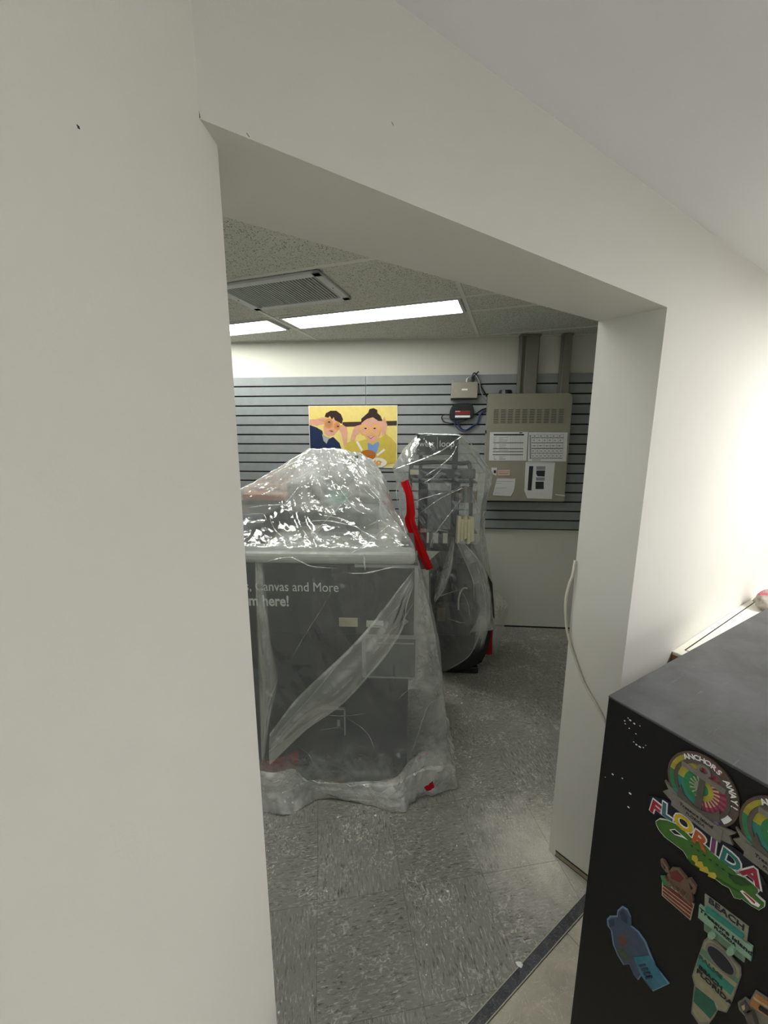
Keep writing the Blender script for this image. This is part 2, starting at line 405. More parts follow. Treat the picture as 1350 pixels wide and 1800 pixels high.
# back wall foot gap
bm = BX(-2.6, 2.6, -.004, .002, 0, .012); tag(link('baseboard_back', bm, M_dark, loc=WALLB.o, rz=WALLB.rz), kind='structure')

# back ceiling: tiles as a slab, tees as trim
U = Vector((math.cos(R(18.5)), -math.sin(R(18.5)))); V = Vector((math.sin(R(18.5)), math.cos(R(18.5))))
def gp(u, v): p = U * u + V * v; return (p.x, p.y)
mb0 = along(BK, DB, 3.6); mb1 = along(J, DB, -2.9)
bm = bmesh.new(); off = Vector((DB.y, -DB.x)) * .02
slab(bm, [(mb1[0] + off.x, mb1[1] + off.y), (mb0[0] + off.x, mb0[1] + off.y), (4, 4), (-2.9, 4)], CH_B, 2.6)
tag(link('ceiling', bm, M_tile), kind='structure')
uA, uB = -1.53, -.325
us = [uA - 1.2, uA, uB, uB + 1.2, uB + 2.4]; vs = [1.13, 1.745, 2.335, 2.60, 3.21]
bm = bmesh.new(); TW = .011
def clipv(u, v):  # keep the tees inside the back room
    p = Vector(gp(u, v)); return (p - J).dot(Vector((-DB.y, DB.x))) > 0 and (p - WALLB.o.xy).dot(Vector((-math.sin(WALLB.rz), math.cos(WALLB.rz)))) < 0 and p.x > -2.7
def tee(p0, p1, wdt, zz):
    N = 60; run = None
    for i in range(N + 1):
        t = i / N; q = (p0[0] + (p1[0] - p0[0]) * t, p0[1] + (p1[1] - p0[1]) * t); ok = clipv(*q)
        if ok and run is None: run = q
        if run is not None and (not ok or i == N):
            e = q
            if p0[0] == p1[0]: slab(bm, [gp(run[0] - wdt, run[1]), gp(run[0] + wdt, run[1]), gp(e[0] + wdt, e[1]), gp(e[0] - wdt, e[1])], zz, CH_B + .001)
            else: slab(bm, [gp(run[0], run[1] - wdt), gp(e[0], e[1] - wdt), gp(e[0], e[1] + wdt), gp(run[0], run[1] + wdt)], zz, CH_B + .001)
            run = None
for u in us: tee((u, -.5), (u, 3.9), TW, CH_B - .004)
for v in vs: tee((-3.5, v), (3.2, v), TW, CH_B - .0035)
tag(link('trim_3', bm, M_tee), kind='structure')
bm = BX(-2.8, 2.9, -.02, 0, CH_B - .003, CH_B + .0); tag(link('trim_4', bm, M_tee, loc=WALLB.o, rz=WALLB.rz), kind='structure')

# ------------------------------------------------------------------ ceiling lights and vent
def light_back(u0, u1, label, v0=2.352, v1=2.585):
    c = gp((u0 + u1) / 2, (v0 + v1) / 2); hu, hv = (u1 - u0) / 2, (v1 - v0) / 2
    t = empty('ceiling_light', (c[0], c[1], CH_B - .006), R(-18.5), label=label, cat='ceiling light', group='strip lights in the tiled ceiling')
    b = bmesh.new()
    for a in ((-hu - .018, hu + .018, -hv - .012, -hv), (-hu - .018, hu + .018, hv, hv + .012), (-hu - .018, -hu, -hv, hv), (hu, hu + .018, -hv, hv)): box(b, *a, -.004, .008)
    link('frame', b, M_vent, t)
    link('lens', BX(-hu, hu, -hv, hv, -.001, .005), M_lens, t)
light_back(-1.475, -.36, 'long white fluorescent ceiling light beside the vent, seen whole')
light_back(-2.68, -1.59, 'white ceiling light cut off by the left wall edge')
vc = gp(-1.21, 1.955)
light_back(-1.475, -.36, 'added unseen ceiling light near the doorway, hidden above the header, for fill and glints', .80, 1.03)  # unseen fixture, added to fill the near floor and put glints on the plastic
t = empty('ceiling_vent', (vc[0], vc[1], CH_B - .004), R(-18.5), label='square grey slatted air vent set in the tiled ceiling', cat='vent')
b = bmesh.new(); a_, b_ = .305, .19
for a in ((-a_, a_, -b_, -b_ + .042), (-a_, a_, b_ - .042, b_), (-a_, -a_ + .042, -b_, b_), (a_ - .042, a_, -b_, b_)): box(b, *a, -.012, .002, bev=.003)
link('frame', b, M_vent, t)
link('duct_opening', BX(-a_ + .04, a_ - .04, -b_ + .04, b_ - .04, .0, .003), M_ventd, t)
for i in range(30):
    x = -a_ + .05 + i * (2 * a_ - .1) / 29
    link('slat', BX(x - .0022, x + .0022, -b_ + .04, b_ - .04, -.009, -.001), M_vent, t)
for (x, y) in ((-a_ + .02, 0), (a_ - .02, 0)):
    b = bmesh.new(); bmesh.ops.create_uvsphere(b, u_segments=8, v_segments=6, radius=.005, matrix=Matrix.Translation((x, y, -.012))); link('screw', b, M_silver, t)
def light_front(x, y, hx, hy, label):
    t = empty('ceiling_light', (x, y, CH_F), 0, label=label, cat='ceiling light')
    b = bmesh.new()
    for a in ((-hx - .02, hx + .02, -hy - .02, -hy), (-hx - .02, hx + .02, hy, hy + .02), (-hx - .02, -hx, -hy, hy), (hx, hx + .02, -hy, hy)): box(b, *a, -.03, .0)
    link('frame', b, M_vent, t); link('lens', BX(-hx, hx, -hy, hy, -.024, -.002), M_lensf, t)
light_front(2.4, .95, .33, .33, 'white square ceiling light to the right of the camera')
light_front(2.9, -.9, .22, .22, 'added white square ceiling light out of view behind the camera')  # unseen fixture, added to light the header wall

# ------------------------------------------------------------------ slat wall
sx0, sx1 = -2.45, 2.3
topz, pitch = 2.083, .0762
t = empty('slatwall_panel', WALLB.pt(0, 0), WALLB.rz, label='grey slatwall panelling with black grooves across the back wall', cat='slatwall')
seam = WALLB.uv(643, 670)[0]
for (a, c) in ((sx0, seam - .0012), (seam + .0012, sx1)):
    b = bmesh.new(); y0, yg = -.019, -.008
    # profile of the board, T-grooves cut in
    for k in range(17):
        z1 = topz - (k * pitch if k == 0 else k * pitch - .0) ; z0 = z1 - pitch
        if k == 16: z0 = topz - 16 * pitch
        else: pass
        if k < 16: box(b, a, c, y0, -.003, z0 + .0115, z1 - (0 if k == 0 else .0), bev=0)
    box(b, a, c, -.004, -.001, topz - 16 * pitch, topz, 1)
    link('board', b, [M_slat, M_dark], t)

# ------------------------------------------------------------------ poster
def flat_thing(name, plane, pts_px, mats, label, cat, layers, thick=.003, off=0.0, group=None, bend=None, bm0=None):
    pass
uvp = lambda x, y, off=.02: WALLB.uv(x, y, off)
def px_poly(pl, pts, off): return [pl.uv(x, y, off) for x, y in pts]
pz = lambda pts: [(530 + x / 7.5, 700 + y / 7.5) for x, y in pts]   # tracing coordinates on the poster
PL = WALLB; OFF = .026
u0, v1 = PL.uv(542, 713.5, OFF); u1, v0 = PL.uv(698, 822.5, OFF)
c0 = PL.pt((u0 + u1) / 2, v0, OFF)
pm = dict(bg='#dcc878', rail='#3f3027', skin='#cf9d84', hair='#33241f', navy='#1f2c4c', grey='#9aa09c', ring='#c98b3c', ring2='#d8a94a', yel='#c2ad4c', blue='#6f8fc0', white='#dcd8cc', bun='#a8622b', fries='#d09a3a', lip='#a8504e', dk='#201c22', skd='#b07e68')
names = list(pm); pmats = [mat('poster_' + k, v, .45, var=.05, scale=25, spec=.25) for k, v in pm.items()]
b = bmesh.new(); cu_ = (u0 + u1) / 2
box(b, u0 - cu_, u1 - cu_, 0, .005, 0, v1 - v0, names.index('white'))
zl = [0.0]
def play(col, pts, raw=False):
    zl[0] += .00012
    q = pts if raw else [(lambda a: (min(max(a[0] - cu_, u0 - cu_ + .004), u1 - cu_ - .004), min(max(a[1] - v0, .003), v1 - v0 - .004)))(PL.uv(x, y, OFF)) for x, y in pz(pts)]
    prism(b, q, -zl[0], 0.0, names.index(col))
def pell(col, cx, cy, a, bb, rot=0, n=20):
    play(col, [(cx + a * math.cos(k * 2 * math.pi / n) * math.cos(rot) - bb * math.sin(k * 2 * math.pi / n) * math.sin(rot), cy + a * math.cos(k * 2 * math.pi / n) * math.sin(rot) + bb * math.sin(k * 2 * math.pi / n) * math.cos(rot)) for k in range(n)])
def pring(col, cx, cy, ro, ri, inner):
    pell(col, cx, cy, ro, ro * 1.12); pell(inner, cx, cy, ri, ri * 1.12)
play('bg', [(100, 105), (1258, 105), (1258, 905), (100, 905)])
play('rail', [(540, 315), (1258, 298), (1258, 360), (540, 378)])
# boy
play('navy', [(100, 350), (200, 385), (275, 430), (300, 560), (420, 510), (500, 590), (545, 720), (545, 760), (100, 760)])
play('grey', [(270, 470), (350, 520), (375, 500), (330, 600), (290, 560)])
play('skin', [(290, 380), (300, 470), (350, 500), (430, 490), (500, 410), (500, 300), (420, 250), (320, 270)])
play('hair', [(305, 245), (320, 200), (380, 165), (460, 165), (520, 210), (548, 280), (530, 340), (500, 320), (440, 290), (425, 250), (400, 280), (375, 235), (350, 260)])
play('skin', [(100, 280), (200, 275), (270, 248), (330, 262), (350, 300), (320, 340), (250, 350), (200, 365), (100, 345)])
play('skin', [(490, 370), (540, 345), (600, 390), (610, 440), (600, 600), (560, 650), (545, 560), (525, 470), (500, 430)])
for i_ in range(3): play('skd', [(225 + i_ * 30, 285 + i_ * 8), (300 + i_ * 12, 275 + i_ * 20), (302 + i_ * 12, 281 + i_ * 20), (228 + i_ * 30, 292 + i_ * 8)])
pring('ring', 360, 335, 58, 38, 'skd'); pell('dk', 365, 315, 16, 10); pring('ring', 470, 365, 44, 26, 'skd'); pell('dk', 482, 372, 14, 10)
play('lip', [(355, 425), (400, 420), (425, 440), (395, 448)])
# girl
play('yel', [(560, 670), (600, 590), (660, 560), (740, 570), (860, 540), (1050, 520), (1110, 470), (1180, 520), (1250, 600), (1240, 850), (1100, 870), (980, 800), (620, 730)])
play('blue', [(870, 580), (940, 615), (1010, 570), (1030, 600), (1000, 690), (975, 760), (880, 700)])
play('white', [(715, 575), (745, 565), (810, 680), (790, 705)]); play('white', [(990, 740), (1085, 665), (1105, 685), (1000, 765)])
play('skin', [(790, 330), (800, 420), (850, 530), (900, 580), (950, 585), (1010, 540), (1050, 440), (1050, 320), (980, 270), (880, 260)])
play('hair', [(785, 330), (790, 270), (850, 215), (880, 190), (895, 145), (950, 130), (1000, 155), (1000, 195), (1040, 230), (1070, 300), (1050, 330), (1000, 290), (940, 250), (860, 275), (810, 310)])
play('skin', [(680, 420), (710, 370), (790, 345), (810, 400), (770, 450), (720, 490), (700, 560), (640, 550)])
play('skin', [(975, 330), (1010, 300), (1070, 300), (1090, 240), (1110, 290), (1130, 350), (1110, 470), (1060, 490), (1050, 390), (1000, 370)])
pring('ring2', 830, 425, 62, 44, 'skin'); pring('ring2', 975, 425, 66, 46, 'skin'); pell('dk', 845, 398, 16, 9); pell('dk', 965, 398, 16, 9)
play('lip', [(865, 505), (910, 500), (965, 500), (915, 535)]); play('white', [(880, 508), (950, 504), (915, 520)])
pell('white', 1000, 850, 125, 65); pell('bun', 875, 750, 105, 70)
for i in range(14): pell('fries', 900 + (i % 5) * 34, 835 + (i // 5) * 24, 26, 10, rot=i * .9)
o = link('wall_poster', b, pmats, loc=c0, rz=PL.rz)
tag(o, 'yellow photo poster of two children holding onion rings to their eyes, on the slatwall', 'poster')

# ------------------------------------------------------------------ electrical cabinet and ducts
def place(pl, u, v, off): return pl.pt(u, v, off)
BD = .13
eu0, ev1 = WALLB.uv(859, 692, BD); eu1, _ = WALLB.uv(1008, 692, BD); _, ev0 = WALLB.uv(995, 882, BD)
ew, eh = eu1 - eu0, ev1 - ev0; ecu = (eu0 + eu1) / 2
t = empty('electrical_cabinet', place(WALLB, ecu, ev0, .02), WALLB.rz, label='large grey metal electrical cabinet mounted on the slatwall', cat='electrical cabinet')
D_ = BD - .02
b = bmesh.new(); box(b, -ew / 2 + .006, ew / 2 - .006, -D_ + .012, 0, .004, eh - .004, bev=.003); link('housing', b, M_metalg, t)
b = bmesh.new(); prism(b, [(-ew / 2, 0), (ew / 2, 0), (ew / 2, eh - .028), (ew / 2 - .028, eh), (-ew / 2, eh)], -D_, -D_ + .02); bmesh.ops.bevel(b, geom=b.edges[:], offset=.003, segments=2, affect='EDGES')
dr = link('door', b, M_metalg, t)
for i in range(10):
    b = bmesh.new(); x = -ew / 2 + .062 + i * (ew - .085) / 10.0
    for k in range(9):
        z = eh - .118 - k * .0118
        box(b, x - .0175, x + .0175, -D_ - .0012, -D_ + .002, z - .0018, z + .0018, 1)
        prism(b, [(x - .0175, z + .0018), (x + .0175, z + .0018), (x + .0175, z + .0055), (x - .0175, z + .0055)], -D_ - .004, -D_ + .001, 0)
    link('louver', b, [M_metalg, M_ventd], dr)
link('latch', BX(-ew / 2 - .004, -ew / 2 + .006, -D_ + .03, -D_ + .05, eh * .64, eh * .67), M_dark, t)
b = bmesh.new(); bmesh.ops.create_cone(b, cap_ends=True, segments=24, radius1=.052, radius2=.045, depth=.03, matrix=Matrix.Translation((-ew / 2 + .135, -.055, eh + .014)))
o = link('black_puck', b, M_blackp, smooth=False, loc=place(WALLB, ecu, ev0, .02), rz=WALLB.rz); o.name = 'wireless_puck'
tag(o, 'small round black device lying on top of the electrical cabinet', 'device')
def duct(x0px, x1px, ridges, label):
    off = .07; a, _ = WALLB.uv(x0px, 640, off); c, _ = WALLB.uv(x1px, 640, off); zb = ev1 - .001
    t = empty('cable_duct', place(WALLB, (a + c) / 2, zb, .0205), WALLB.rz, label=label, cat='cable duct', group='grey ducts rising from the electrical cabinet')
    W = (c - a) / 2; H = CH_B - zb - .004; off -= .019; b = bmesh.new()
    box(b, -W, W, -off + .022, 0, 0, H, bev=.002); link('body', b, M_duct, t)
    for (p, q) in ridges:
        b = bmesh.new(); box(b, -W + 2 * W * p, -W + 2 * W * q, -off, -off + .026, 0, H, bev=.003); link('cover_channel', b, M_duct, t)
    b = bmesh.new(); box(b, -W - .004, W + .004, -off - .003, 0, H - .012, H, bev=.001); link('collar', b, M_duct, t)
duct(913, 948, [(.3, .92), (.0, .12)], 'wide grey metal cable duct rising from cabinet to ceiling')
duct(987, 1004, [(.15, .95)], 'narrow grey metal cable duct rising from cabinet to ceiling')

# papers on the cabinet face
def cab_uv(x, y): a = WALLB.uv(x, y, BD + .002); return a
qz = lambda pts: [(850 + x / 8.4375, 750 + y / 8.4375) for x, y in pts]
def sheet(name, outline, inks, label, cat, mats=None, curl=0, group=None):
    P = [cab_uv(x, y) for x, y in qz(outline)]; cx = sum(p[0] for p in P) / len(P); cz = min(p[1] for p in P)
    b = bmesh.new(); prism(b, [(p[0] - cx, p[1] - cz) for p in P], -.0014, 0, 0)
    if curl:
        bmesh.ops.subdivide_edges(b, edges=b.edges[:], cuts=4, use_grid_fill=True)
    for k, (mi, pts) in enumerate(inks):
        q = [cab_uv(x, y) for x, y in qz(pts)]
        prism(b, [(p[0] - cx, p[1] - cz) for p in q], -.0019 - .0002 * mi, -.001, mi)
    o = link(name, b, mats or [M_paper, M_inkg, M_ink], loc=place(WALLB, cx, cz, BD + .001), rz=WALLB.rz)
    return tag(o, label, cat, group)
rect = lambda x0, y0, x1, y1, sk=0: [(x0 + sk, y0), (x1 + sk, y0), (x1, y1), (x0, y1)]
ink = [(2, rect(150, 108, 600, 130)), (2, rect(146, 234, 594, 242)), (2, rect(138, 322, 588, 331)), (2, rect(137, 367, 584, 376)), (2, rect(136, 411, 582, 420)), (2, rect(530, 85, 575, 98))]
random.seed(2)
for y in (158, 178, 196, 214, 262, 278, 296, 312, 346, 440, 456, 472, 484):
    ink.append((1, rect(230, y, 290 + random.random() * 80, y + 5))); ink.append((1, rect(150, y, 165 + random.random() * 30, y + 5)))
for x in range(400, 590, 24): ink.append((1, rect(x, 140, x + 1.5, 490)))
sheet('paper_sheet', [(95, 82), (658, 78), (635, 505), (78, 503)], ink, 'white printed table sheet with thick black bars, taped at the cabinet door left', 'paper')
ink = [(2, rect(715, 160, 1190, 167)), (2, rect(712, 236, 1185, 243)), (2, rect(710, 318, 1178, 327)), (2, rect(708, 392, 1172, 399)), (2, rect(706, 464, 1168, 471)), (1, rect(683, 120, 700, 480)), (1, rect(720, 118, 1190, 122)), (1, rect(710, 280, 1180, 284)), (1, rect(720, 488, 850, 498))]
for r_, (ya, yb, n_) in enumerate(((118, 160, 5), (170, 236, 6), (250, 318, 5), (330, 392, 8), (402, 464, 8))):
    for i in range(n_ + 1): x = 716 + i * 468 / n_ - r_ * 3; ink.append((1, rect(x, ya, x + 3, yb)))
    for i in range(n_): x = 716 + (i + .3) * 468 / n_ - r_ * 3; ink.append((1, rect(x, (ya + yb) / 2 - 7, x + 24, (ya + yb) / 2 + 7)))
sheet('paper_sheet', [(672, 84), (1248, 86), (1226, 516), (655, 517)], ink, 'white printed grid chart of many small boxes, taped at the cabinet door right', 'paper')
sheet('document_pouch', [(625, 525), (1062, 532), (1045, 700), (1012, 1072), (648, 1062), (605, 950), (615, 700)], [(2, [(676, 585), (738, 585), (708, 946), (652, 942)]), (1, rect(782, 588, 915, 640)), (2, [(785, 650), (910, 650), (905, 740), (800, 735), (780, 700)]), (1, rect(778, 752, 905, 800)), (2, rect(770, 815, 892, 925)), (1, rect(655, 545, 1040, 548))], 'clear pouch with a white sheet of dark pictures taped below the grid chart', 'document pouch')
o = sheet('paper_note', [(200, 770), (300, 768), (455, 775), (472, 762), (462, 880), (445, 960), (405, 1032), (270, 1025), (135, 1018), (165, 900)], [(1, rect(200, 808, 445, 813)), (1, rect(185, 840, 270, 845)), (1, rect(170, 905, 340, 908)), (1, rect(160, 985, 250, 988))], 'small crumpled white handwritten note curling at its right edge, lower on cabinet door', 'paper')
sheet('sticker_label', [(115, 608), (198, 608), (192, 728), (118, 700)], [(2, rect(150, 645, 185, 690))], 'small white sticker with a dark square beside the pinkish label', 'sticker')
sheet('sticker_label', [(210, 645), (392, 640), (388, 722), (208, 725)], [(1, rect(220, 665, 380, 670)), (1, rect(225, 690, 370, 700))], 'small pinkish rectangular sticker above the crumpled note', 'sticker', mats=[M_pink, M_inkg, M_ink])
# tape mark on the door
sheet('tape_scrap', [(1060, 1000), (1210, 1015), (1205, 1035), (1130, 1022), (1065, 1012)], [], 'torn scrap of clear tape low at the right of cabinet door', 'tape')

# ------------------------------------------------------------------ routers and their cables
rz_ = lambda pts: [(770 + x / 13.5, 640 + y / 13.5) for x, y in pts]
def rp(x, y, off): a = WALLB.uv(*rz_([(x, y)])[0], off); return a
a = rp(325, 425, .08); c = rp(935, 805, .08)
t = empty('network_box', place(WALLB, (a[0] + c[0]) / 2, c[1], .02), WALLB.rz, label='flat silver grey metal network box hung on the slatwall', cat='network box')
W, H = (c[0] - a[0]) / 2, a[1] - c[1]
b = bmesh.new(); box(b, -W, W, -.06, 0, 0, H, bev=.004); link('case', b, M_silver, t)
link('logo', BX(-.022, .022, -.0612, -.059, H * .48, H * .58), M_white, t)
link('foot', BX(-W, W, -.055, -.002, -.006, 0), M_dark, t)
for x in (-W + .012, W - .02): link('bracket', BX(x - .006, x + .006, -.02, 0, H, H + .018), M_silver, t)
b = bmesh.new(); tube(b, [(W * .5, -.03, H), (W * .58, -.03, H + .03), (W + .005, -.03, H + .078)], .0055, 8); link('antenna', b, M_blackp, t)
link('plug', BX(W * .5, W * .75, -.04, -.01, H, H + .042, bev=.004), M_blackp, t)
b = bmesh.new(); tube(b, [(W * .16, -.03, H), (W * .2, -.03, H + .025), (W * .35, -.02, H + .035)], .006, 8); link('connector', b, M_whitec, t)
a = rp(285, 925, .07); c = rp(850, 1330, .07)
t = empty('router', place(WALLB, (a[0] + c[0]) / 2, c[1], .02), WALLB.rz, label='rounded black router with a red and white label below silver network box', cat='router')
W, H = (c[0] - a[0]) / 2, a[1] - c[1]
b = bmesh.new(); prism(b, [(-W, .012), (-W * .75, 0), (W * .7, .006), (W, .02), (W, H * .6), (W * .85, H * .92), (W * .6, H), (-W * .55, H * .97), (-W * .85, H * .82), (-W, H * .5)], -.045, 0)
bmesh.ops.bevel(b, geom=b.edges[:], offset=.008, segments=3, affect='EDGES'); link('case', b, M_blackp, t, smooth=False)
link('label_red', BX(-W * .55, W * .68, -.0466, -.044, H * .32, H * .56), M_redl, t); link('label_white', BX(-W * .55, W * .68, -.047, -.044, H * .16, H * .28), M_white, t)
link('label_text', BX(-W * .55, -W * .15, -.0474, -.044, H * .49, H * .54), M_pink, t)
def cable(name, pts, r, m, label, offs=None, z=rz_):
    P = []
    for i, (x, y) in enumerate(pts):
        of = offs[i] if offs else .035; u, v = WALLB.uv(*z([(x, y)])[0], of); P.append(WALLB.pt(u, v, of))
    b = bmesh.new(); c = P[0].copy()
    tube(b, [p - c for p in P], r, 8, 0, 8)
    return tag(link(name, b, m, smooth=True, loc=c), label, 'cable')
cable('black_cable', [(230, 1200), (110, 1220), (90, 1290), (150, 1370), (280, 1400), (400, 1400), (560, 1360), (700, 1310)], .0042, M_blackc, 'thin black cable looping out left of the rounded router', [.05, .04, .035, .035, .04, .045, .05, .05]).name = 'cable'
cable('cable', [(440, 1330), (490, 1440), (540, 1520), (620, 1565), (740, 1550), (850, 1470), (930, 1400), (965, 1300), (1000, 1190), (1080, 1130), (1150, 1100)], .007, M_bluec, 'thick dark blue cable hanging in a loop below the router to the cabinet', [.05, .045, .035, .035, .035, .035, .035, .035, .035, .03, .02])
cable('cable', [(400, 1330), (400, 1440), (470, 1530), (560, 1590), (650, 1570), (760, 1500), (850, 1440), (900, 1420)], .004, M_bluec, 'thin blue cable hanging lowest under the router', [.05, .045, .045, .045, .045, .045, .045, .04])
cable('cable', [(790, 1200), (880, 1195), (960, 1140), (1040, 1085), (1150, 1050)], .0055, M_blackc, 'black cable running from the router to the cabinet side', [.05, .04, .035, .03, .02])
cable('cable', [(800, 380), (830, 240), (880, 215), (930, 280), (980, 410), (1030, 540), (1100, 670), (1160, 770)], .0045, M_blackc, 'black cable arching from the silver box down to cabinet', [.05, .05, .045, .035, .035, .035, .035, .03])
cable('cable', [(850, 300), (880, 260), (940, 330), (985, 450), (1010, 600), (1060, 740), (1150, 850)], .0045, M_greyc, 'pale grey cable arching from the silver box down to cabinet', [.05, .05, .05, .045, .045, .04, .03])

# ------------------------------------------------------------------ left kiosk (wide photo counter), front to the camera
K1P = Plane((0, 1.6 + .0), R(-2.5))
def k1(x, y, off=0): return K1P.uv(x, y, off)
t = empty('photo_kiosk', K1P.pt(-.4, 0), K1P.rz, label='wide charcoal photo counter with white lettering, wrapped in clear plastic', cat='kiosk')
X0 = .4          # local x = u + .4
xr = k1(734, 1050)[0] + X0; xl = -.62
zt = k1(640, 992)[1]; zb = k1(640, 1116)[1]
Y0 = 0.0
b = bmesh.new(); box(b, xl, xr - .035, .045, .55, .03, zb, 0, bev=.004); link('base_cabinet', b, M_kblack, t)
b = bmesh.new(); box(b, xl, xr, .0, .58, zb, zt, 0, bev=.006); bod = link('counter_body', b, M_kblack, t)
b = bmesh.new()
box(b, xr - .014, xr + .001, -.004, .02, zb, zt); box(b, xr - .24, xr - .0, -.004, .02, zb - .014, zb + .004); box(b, xr - .27, xr - .0, -.004, .02, zt - .012, zt)
link('light_frame', b, M_kgrey, t)
b = bmesh.new(); box(b, xl - .01, xr - .012, -.014, .10, zt, zt + .055, 0, bev=.02); box(b, xl, xr - .07, .08, .56, zt, zt + .062, 0, bev=.004); link('countertop', b, M_counter, t)
# printed front panel with the lettering
b = bmesh.new(); a1 = k1(596, 1034); box(b, xl + .01, xr - .015, -.003, .002, zb + .006, zt - .006)
fp = link('front_panel', b, M_kblack, t)
b = bmesh.new(); tx = k1(596, 1033); text(b, 'Prints, Canvas and More', .0605, tx[0] + X0, tx[1], -.0035, 0, 0, 0, .86, 'RIGHT'); 
tx = k1(509, 1057); text(b, 'Get them here!', .068, tx[0] + X0, tx[1], -.0035, 0, .0016, 0, .84, 'RIGHT')
link('lettering', b, M_white, fp)
sm = k1(643, 1060)[0] + X0
link('seam', BX(sm - .001, sm + .001, -.0036, .0, zb + .01, zt - .01), M_dark, fp)
def k1rect(x0, y0, x1, y1): a = k1(x0, y0); c = k1(x1, y1); return a[0] + X0, c[0] + X0, c[1], a[1]
r_ = k1rect(596, 1085, 629, 1101); link('sticker', BX(r_[0], r_[1], -.0045, 0, r_[2], r_[3]), M_pack, fp)
r_ = k1rect(644, 1090, 674, 1102); st = link('card_slot', BX(r_[0], r_[1], -.0045, 0, r_[2], r_[3]), M_white, fp)
link('slot_marks', BX(r_[0] + .012, r_[1] - .008, -.005, 0, r_[2] + .004, r_[2] + .009), M_inkg, st)
r_ = k1rect(706, 1086, 717, 1098); b = bmesh.new(); cx, cz = (r_[0] + r_[1]) / 2, (r_[2] + r_[3]) / 2; h = .0145
for s in (0, 1):
    for q in range(4):
        a0 = q * math.pi / 2; a1_ = a0 + math.pi / 2
        ro, ri = (h, h * .72) if s == 0 else (h * .42, 0.001)
        prism(b, [(cx + ro * math.cos(a0), cz + ro * math.sin(a0)), (cx + ro * math.cos(a1_), cz + ro * math.sin(a1_)), (cx + ri * math.cos(a1_), cz + ri * math.sin(a1_)), (cx + ri * math.cos(a0), cz + ri * math.sin(a0))], -.0045, 0)
link('diamond_mark', b, M_kgrey, fp)
# output tray door
r_ = k1rect(637, 1118, 731, 1190); b = bmesh.new(); box(b, r_[0], r_[1], -.002, .05, r_[2], r_[3], 0, bev=.002); pd = link('printer_door', b, M_kmid, t)
b = bmesh.new(); x0_, x1_, z0_, z1_ = r_
for q in ((x0_, x1_, z1_ - .0, z1_ + .008), (x0_, x1_, z0_ - .006, z0_), (x1_ - .004, x1_ + .004, z0_, z1_), (x0_ - .002, x0_ + .014, z0_, z1_)): box(b, q[0], q[1], -.006, .01, q[2], q[3])
box(b, x0_ + .02, x1_ - .01, -.005, .01, z1_ - .032, z1_ - .028)
link('door_frame', b, M_kgrey, pd)
r_ = k1rect(560, 1252, 606, 1300); b = bmesh.new(); box(b, r_[0], r_[1] - .004, .03, .05, r_[2] + .0, r_[3], bev=.003); dd = link('lower_door', b, M_kblack, t)
b = bmesh.new(); box(b, r_[1] - .006, r_[1], .026, .05, r_[2], r_[3]); box(b, r_[0], r_[1], .026, .05, r_[3] - .005, r_[3]); box(b, r_[1] - .038, r_[1] - .024, .022, .05, r_[2] + .05, r_[2] + .08); link('door_edge', b, M_kgrey, dd)
for x in (xl + .12, (xl + xr) / 2 + .1, xr - .16):
    b = bmesh.new(); bmesh.ops.create_cone(b, cap_ends=True, segments=20, radius1=.034, radius2=.034, depth=.022, matrix=Matrix.Translation((x, .06, .034)) @ Matrix.Rotation(math.pi / 2, 4, 'Y')); link('caster', b, M_kmid, t)
# machines standing on the counter
def counter_thing(name, x0, x1, y0, y1, h0, h1, label, cat):
    e = empty(name, K1P.pt(x0 - X0, 0) * 1 + Vector((0, 0, zt + .028 + h0)), K1P.rz, label=label, cat=cat); return e
zc = zt + .062
def cpos(x, y): p = K1P.pt(x - X0, 0, -y); return Vector((p.x, p.y, zc))
e = empty('photo_printer', cpos(-.27, .2), K1P.rz, label='dark printer at the left end of the photo counter', cat='printer')
b = bmesh.new(); box(b, -.24, .13, -.12, .2, 0, .125, 0, bev=.012); link('case', b, M_kblack, e)
b = bmesh.new(); box(b, -.2, .09, -.125, -.1, .02, .06); link('paper_slot', b, M_dark, e)
b = bmesh.new(); box(b, -.24, .13, -.122, -.1, .098, .108); link('trim_band', b, M_kgrey, e)
e = empty('display_screen', cpos(.17, .3), K1P.rz, label='tall dark touch screen in the middle of the photo counter', cat='screen')
b = bmesh.new(); box(b, -.1, .1, -.06, .06, 0, .02, bev=.005); box(b, -.03, .03, .0, .03, .01, .2); link('stand', b, M_kmid, e)
b = bmesh.new(); box(b, -.26, .12, -.012, .03, .04, .25, bev=.012); link('housing', b, M_kblack, e)
b = bmesh.new(); box(b, -.24, .10, -.015, -.01, .06, .235); link('screen', b, M_screen, e)
b = bmesh.new(); box(b, -.06, .04, -.017, -.01, .15, .21); link('picture', b, M_green, e)
e = empty('header_sign', cpos(.1, .43), K1P.rz, label='tall grey header sign at the back of the photo counter under the plastic peak', cat='sign')
zt2 = at_y(570, 797, 2.03).z - zc
b = bmesh.new(); box(b, -.02, .15, -.02, .01, 0, zt2 - .01, bev=.004); link('board', b, M_kmid, e)
b = bmesh.new(); box(b, .01, .12, -.024, -.018, zt2 - .14, zt2 - .03); link('face', b, M_kgrey, e)
e = empty('display_bin', cpos(.30, .48), K1P.rz, label='grey box behind the touch screen at the right of the counter', cat='box')
b = bmesh.new(); box(b, -.08, .05, -.06, .05, 0, .24, bev=.006); link('case', b, M_kmid, e); link('lid', BX(-.082, .052, -.062, .052, .24, .252), M_kblack, e)
e = empty('leaflet_tray', cpos(-.2, .5), K1P.rz, label='low grey tray with orange leaflets behind the counter printer', cat='tray')
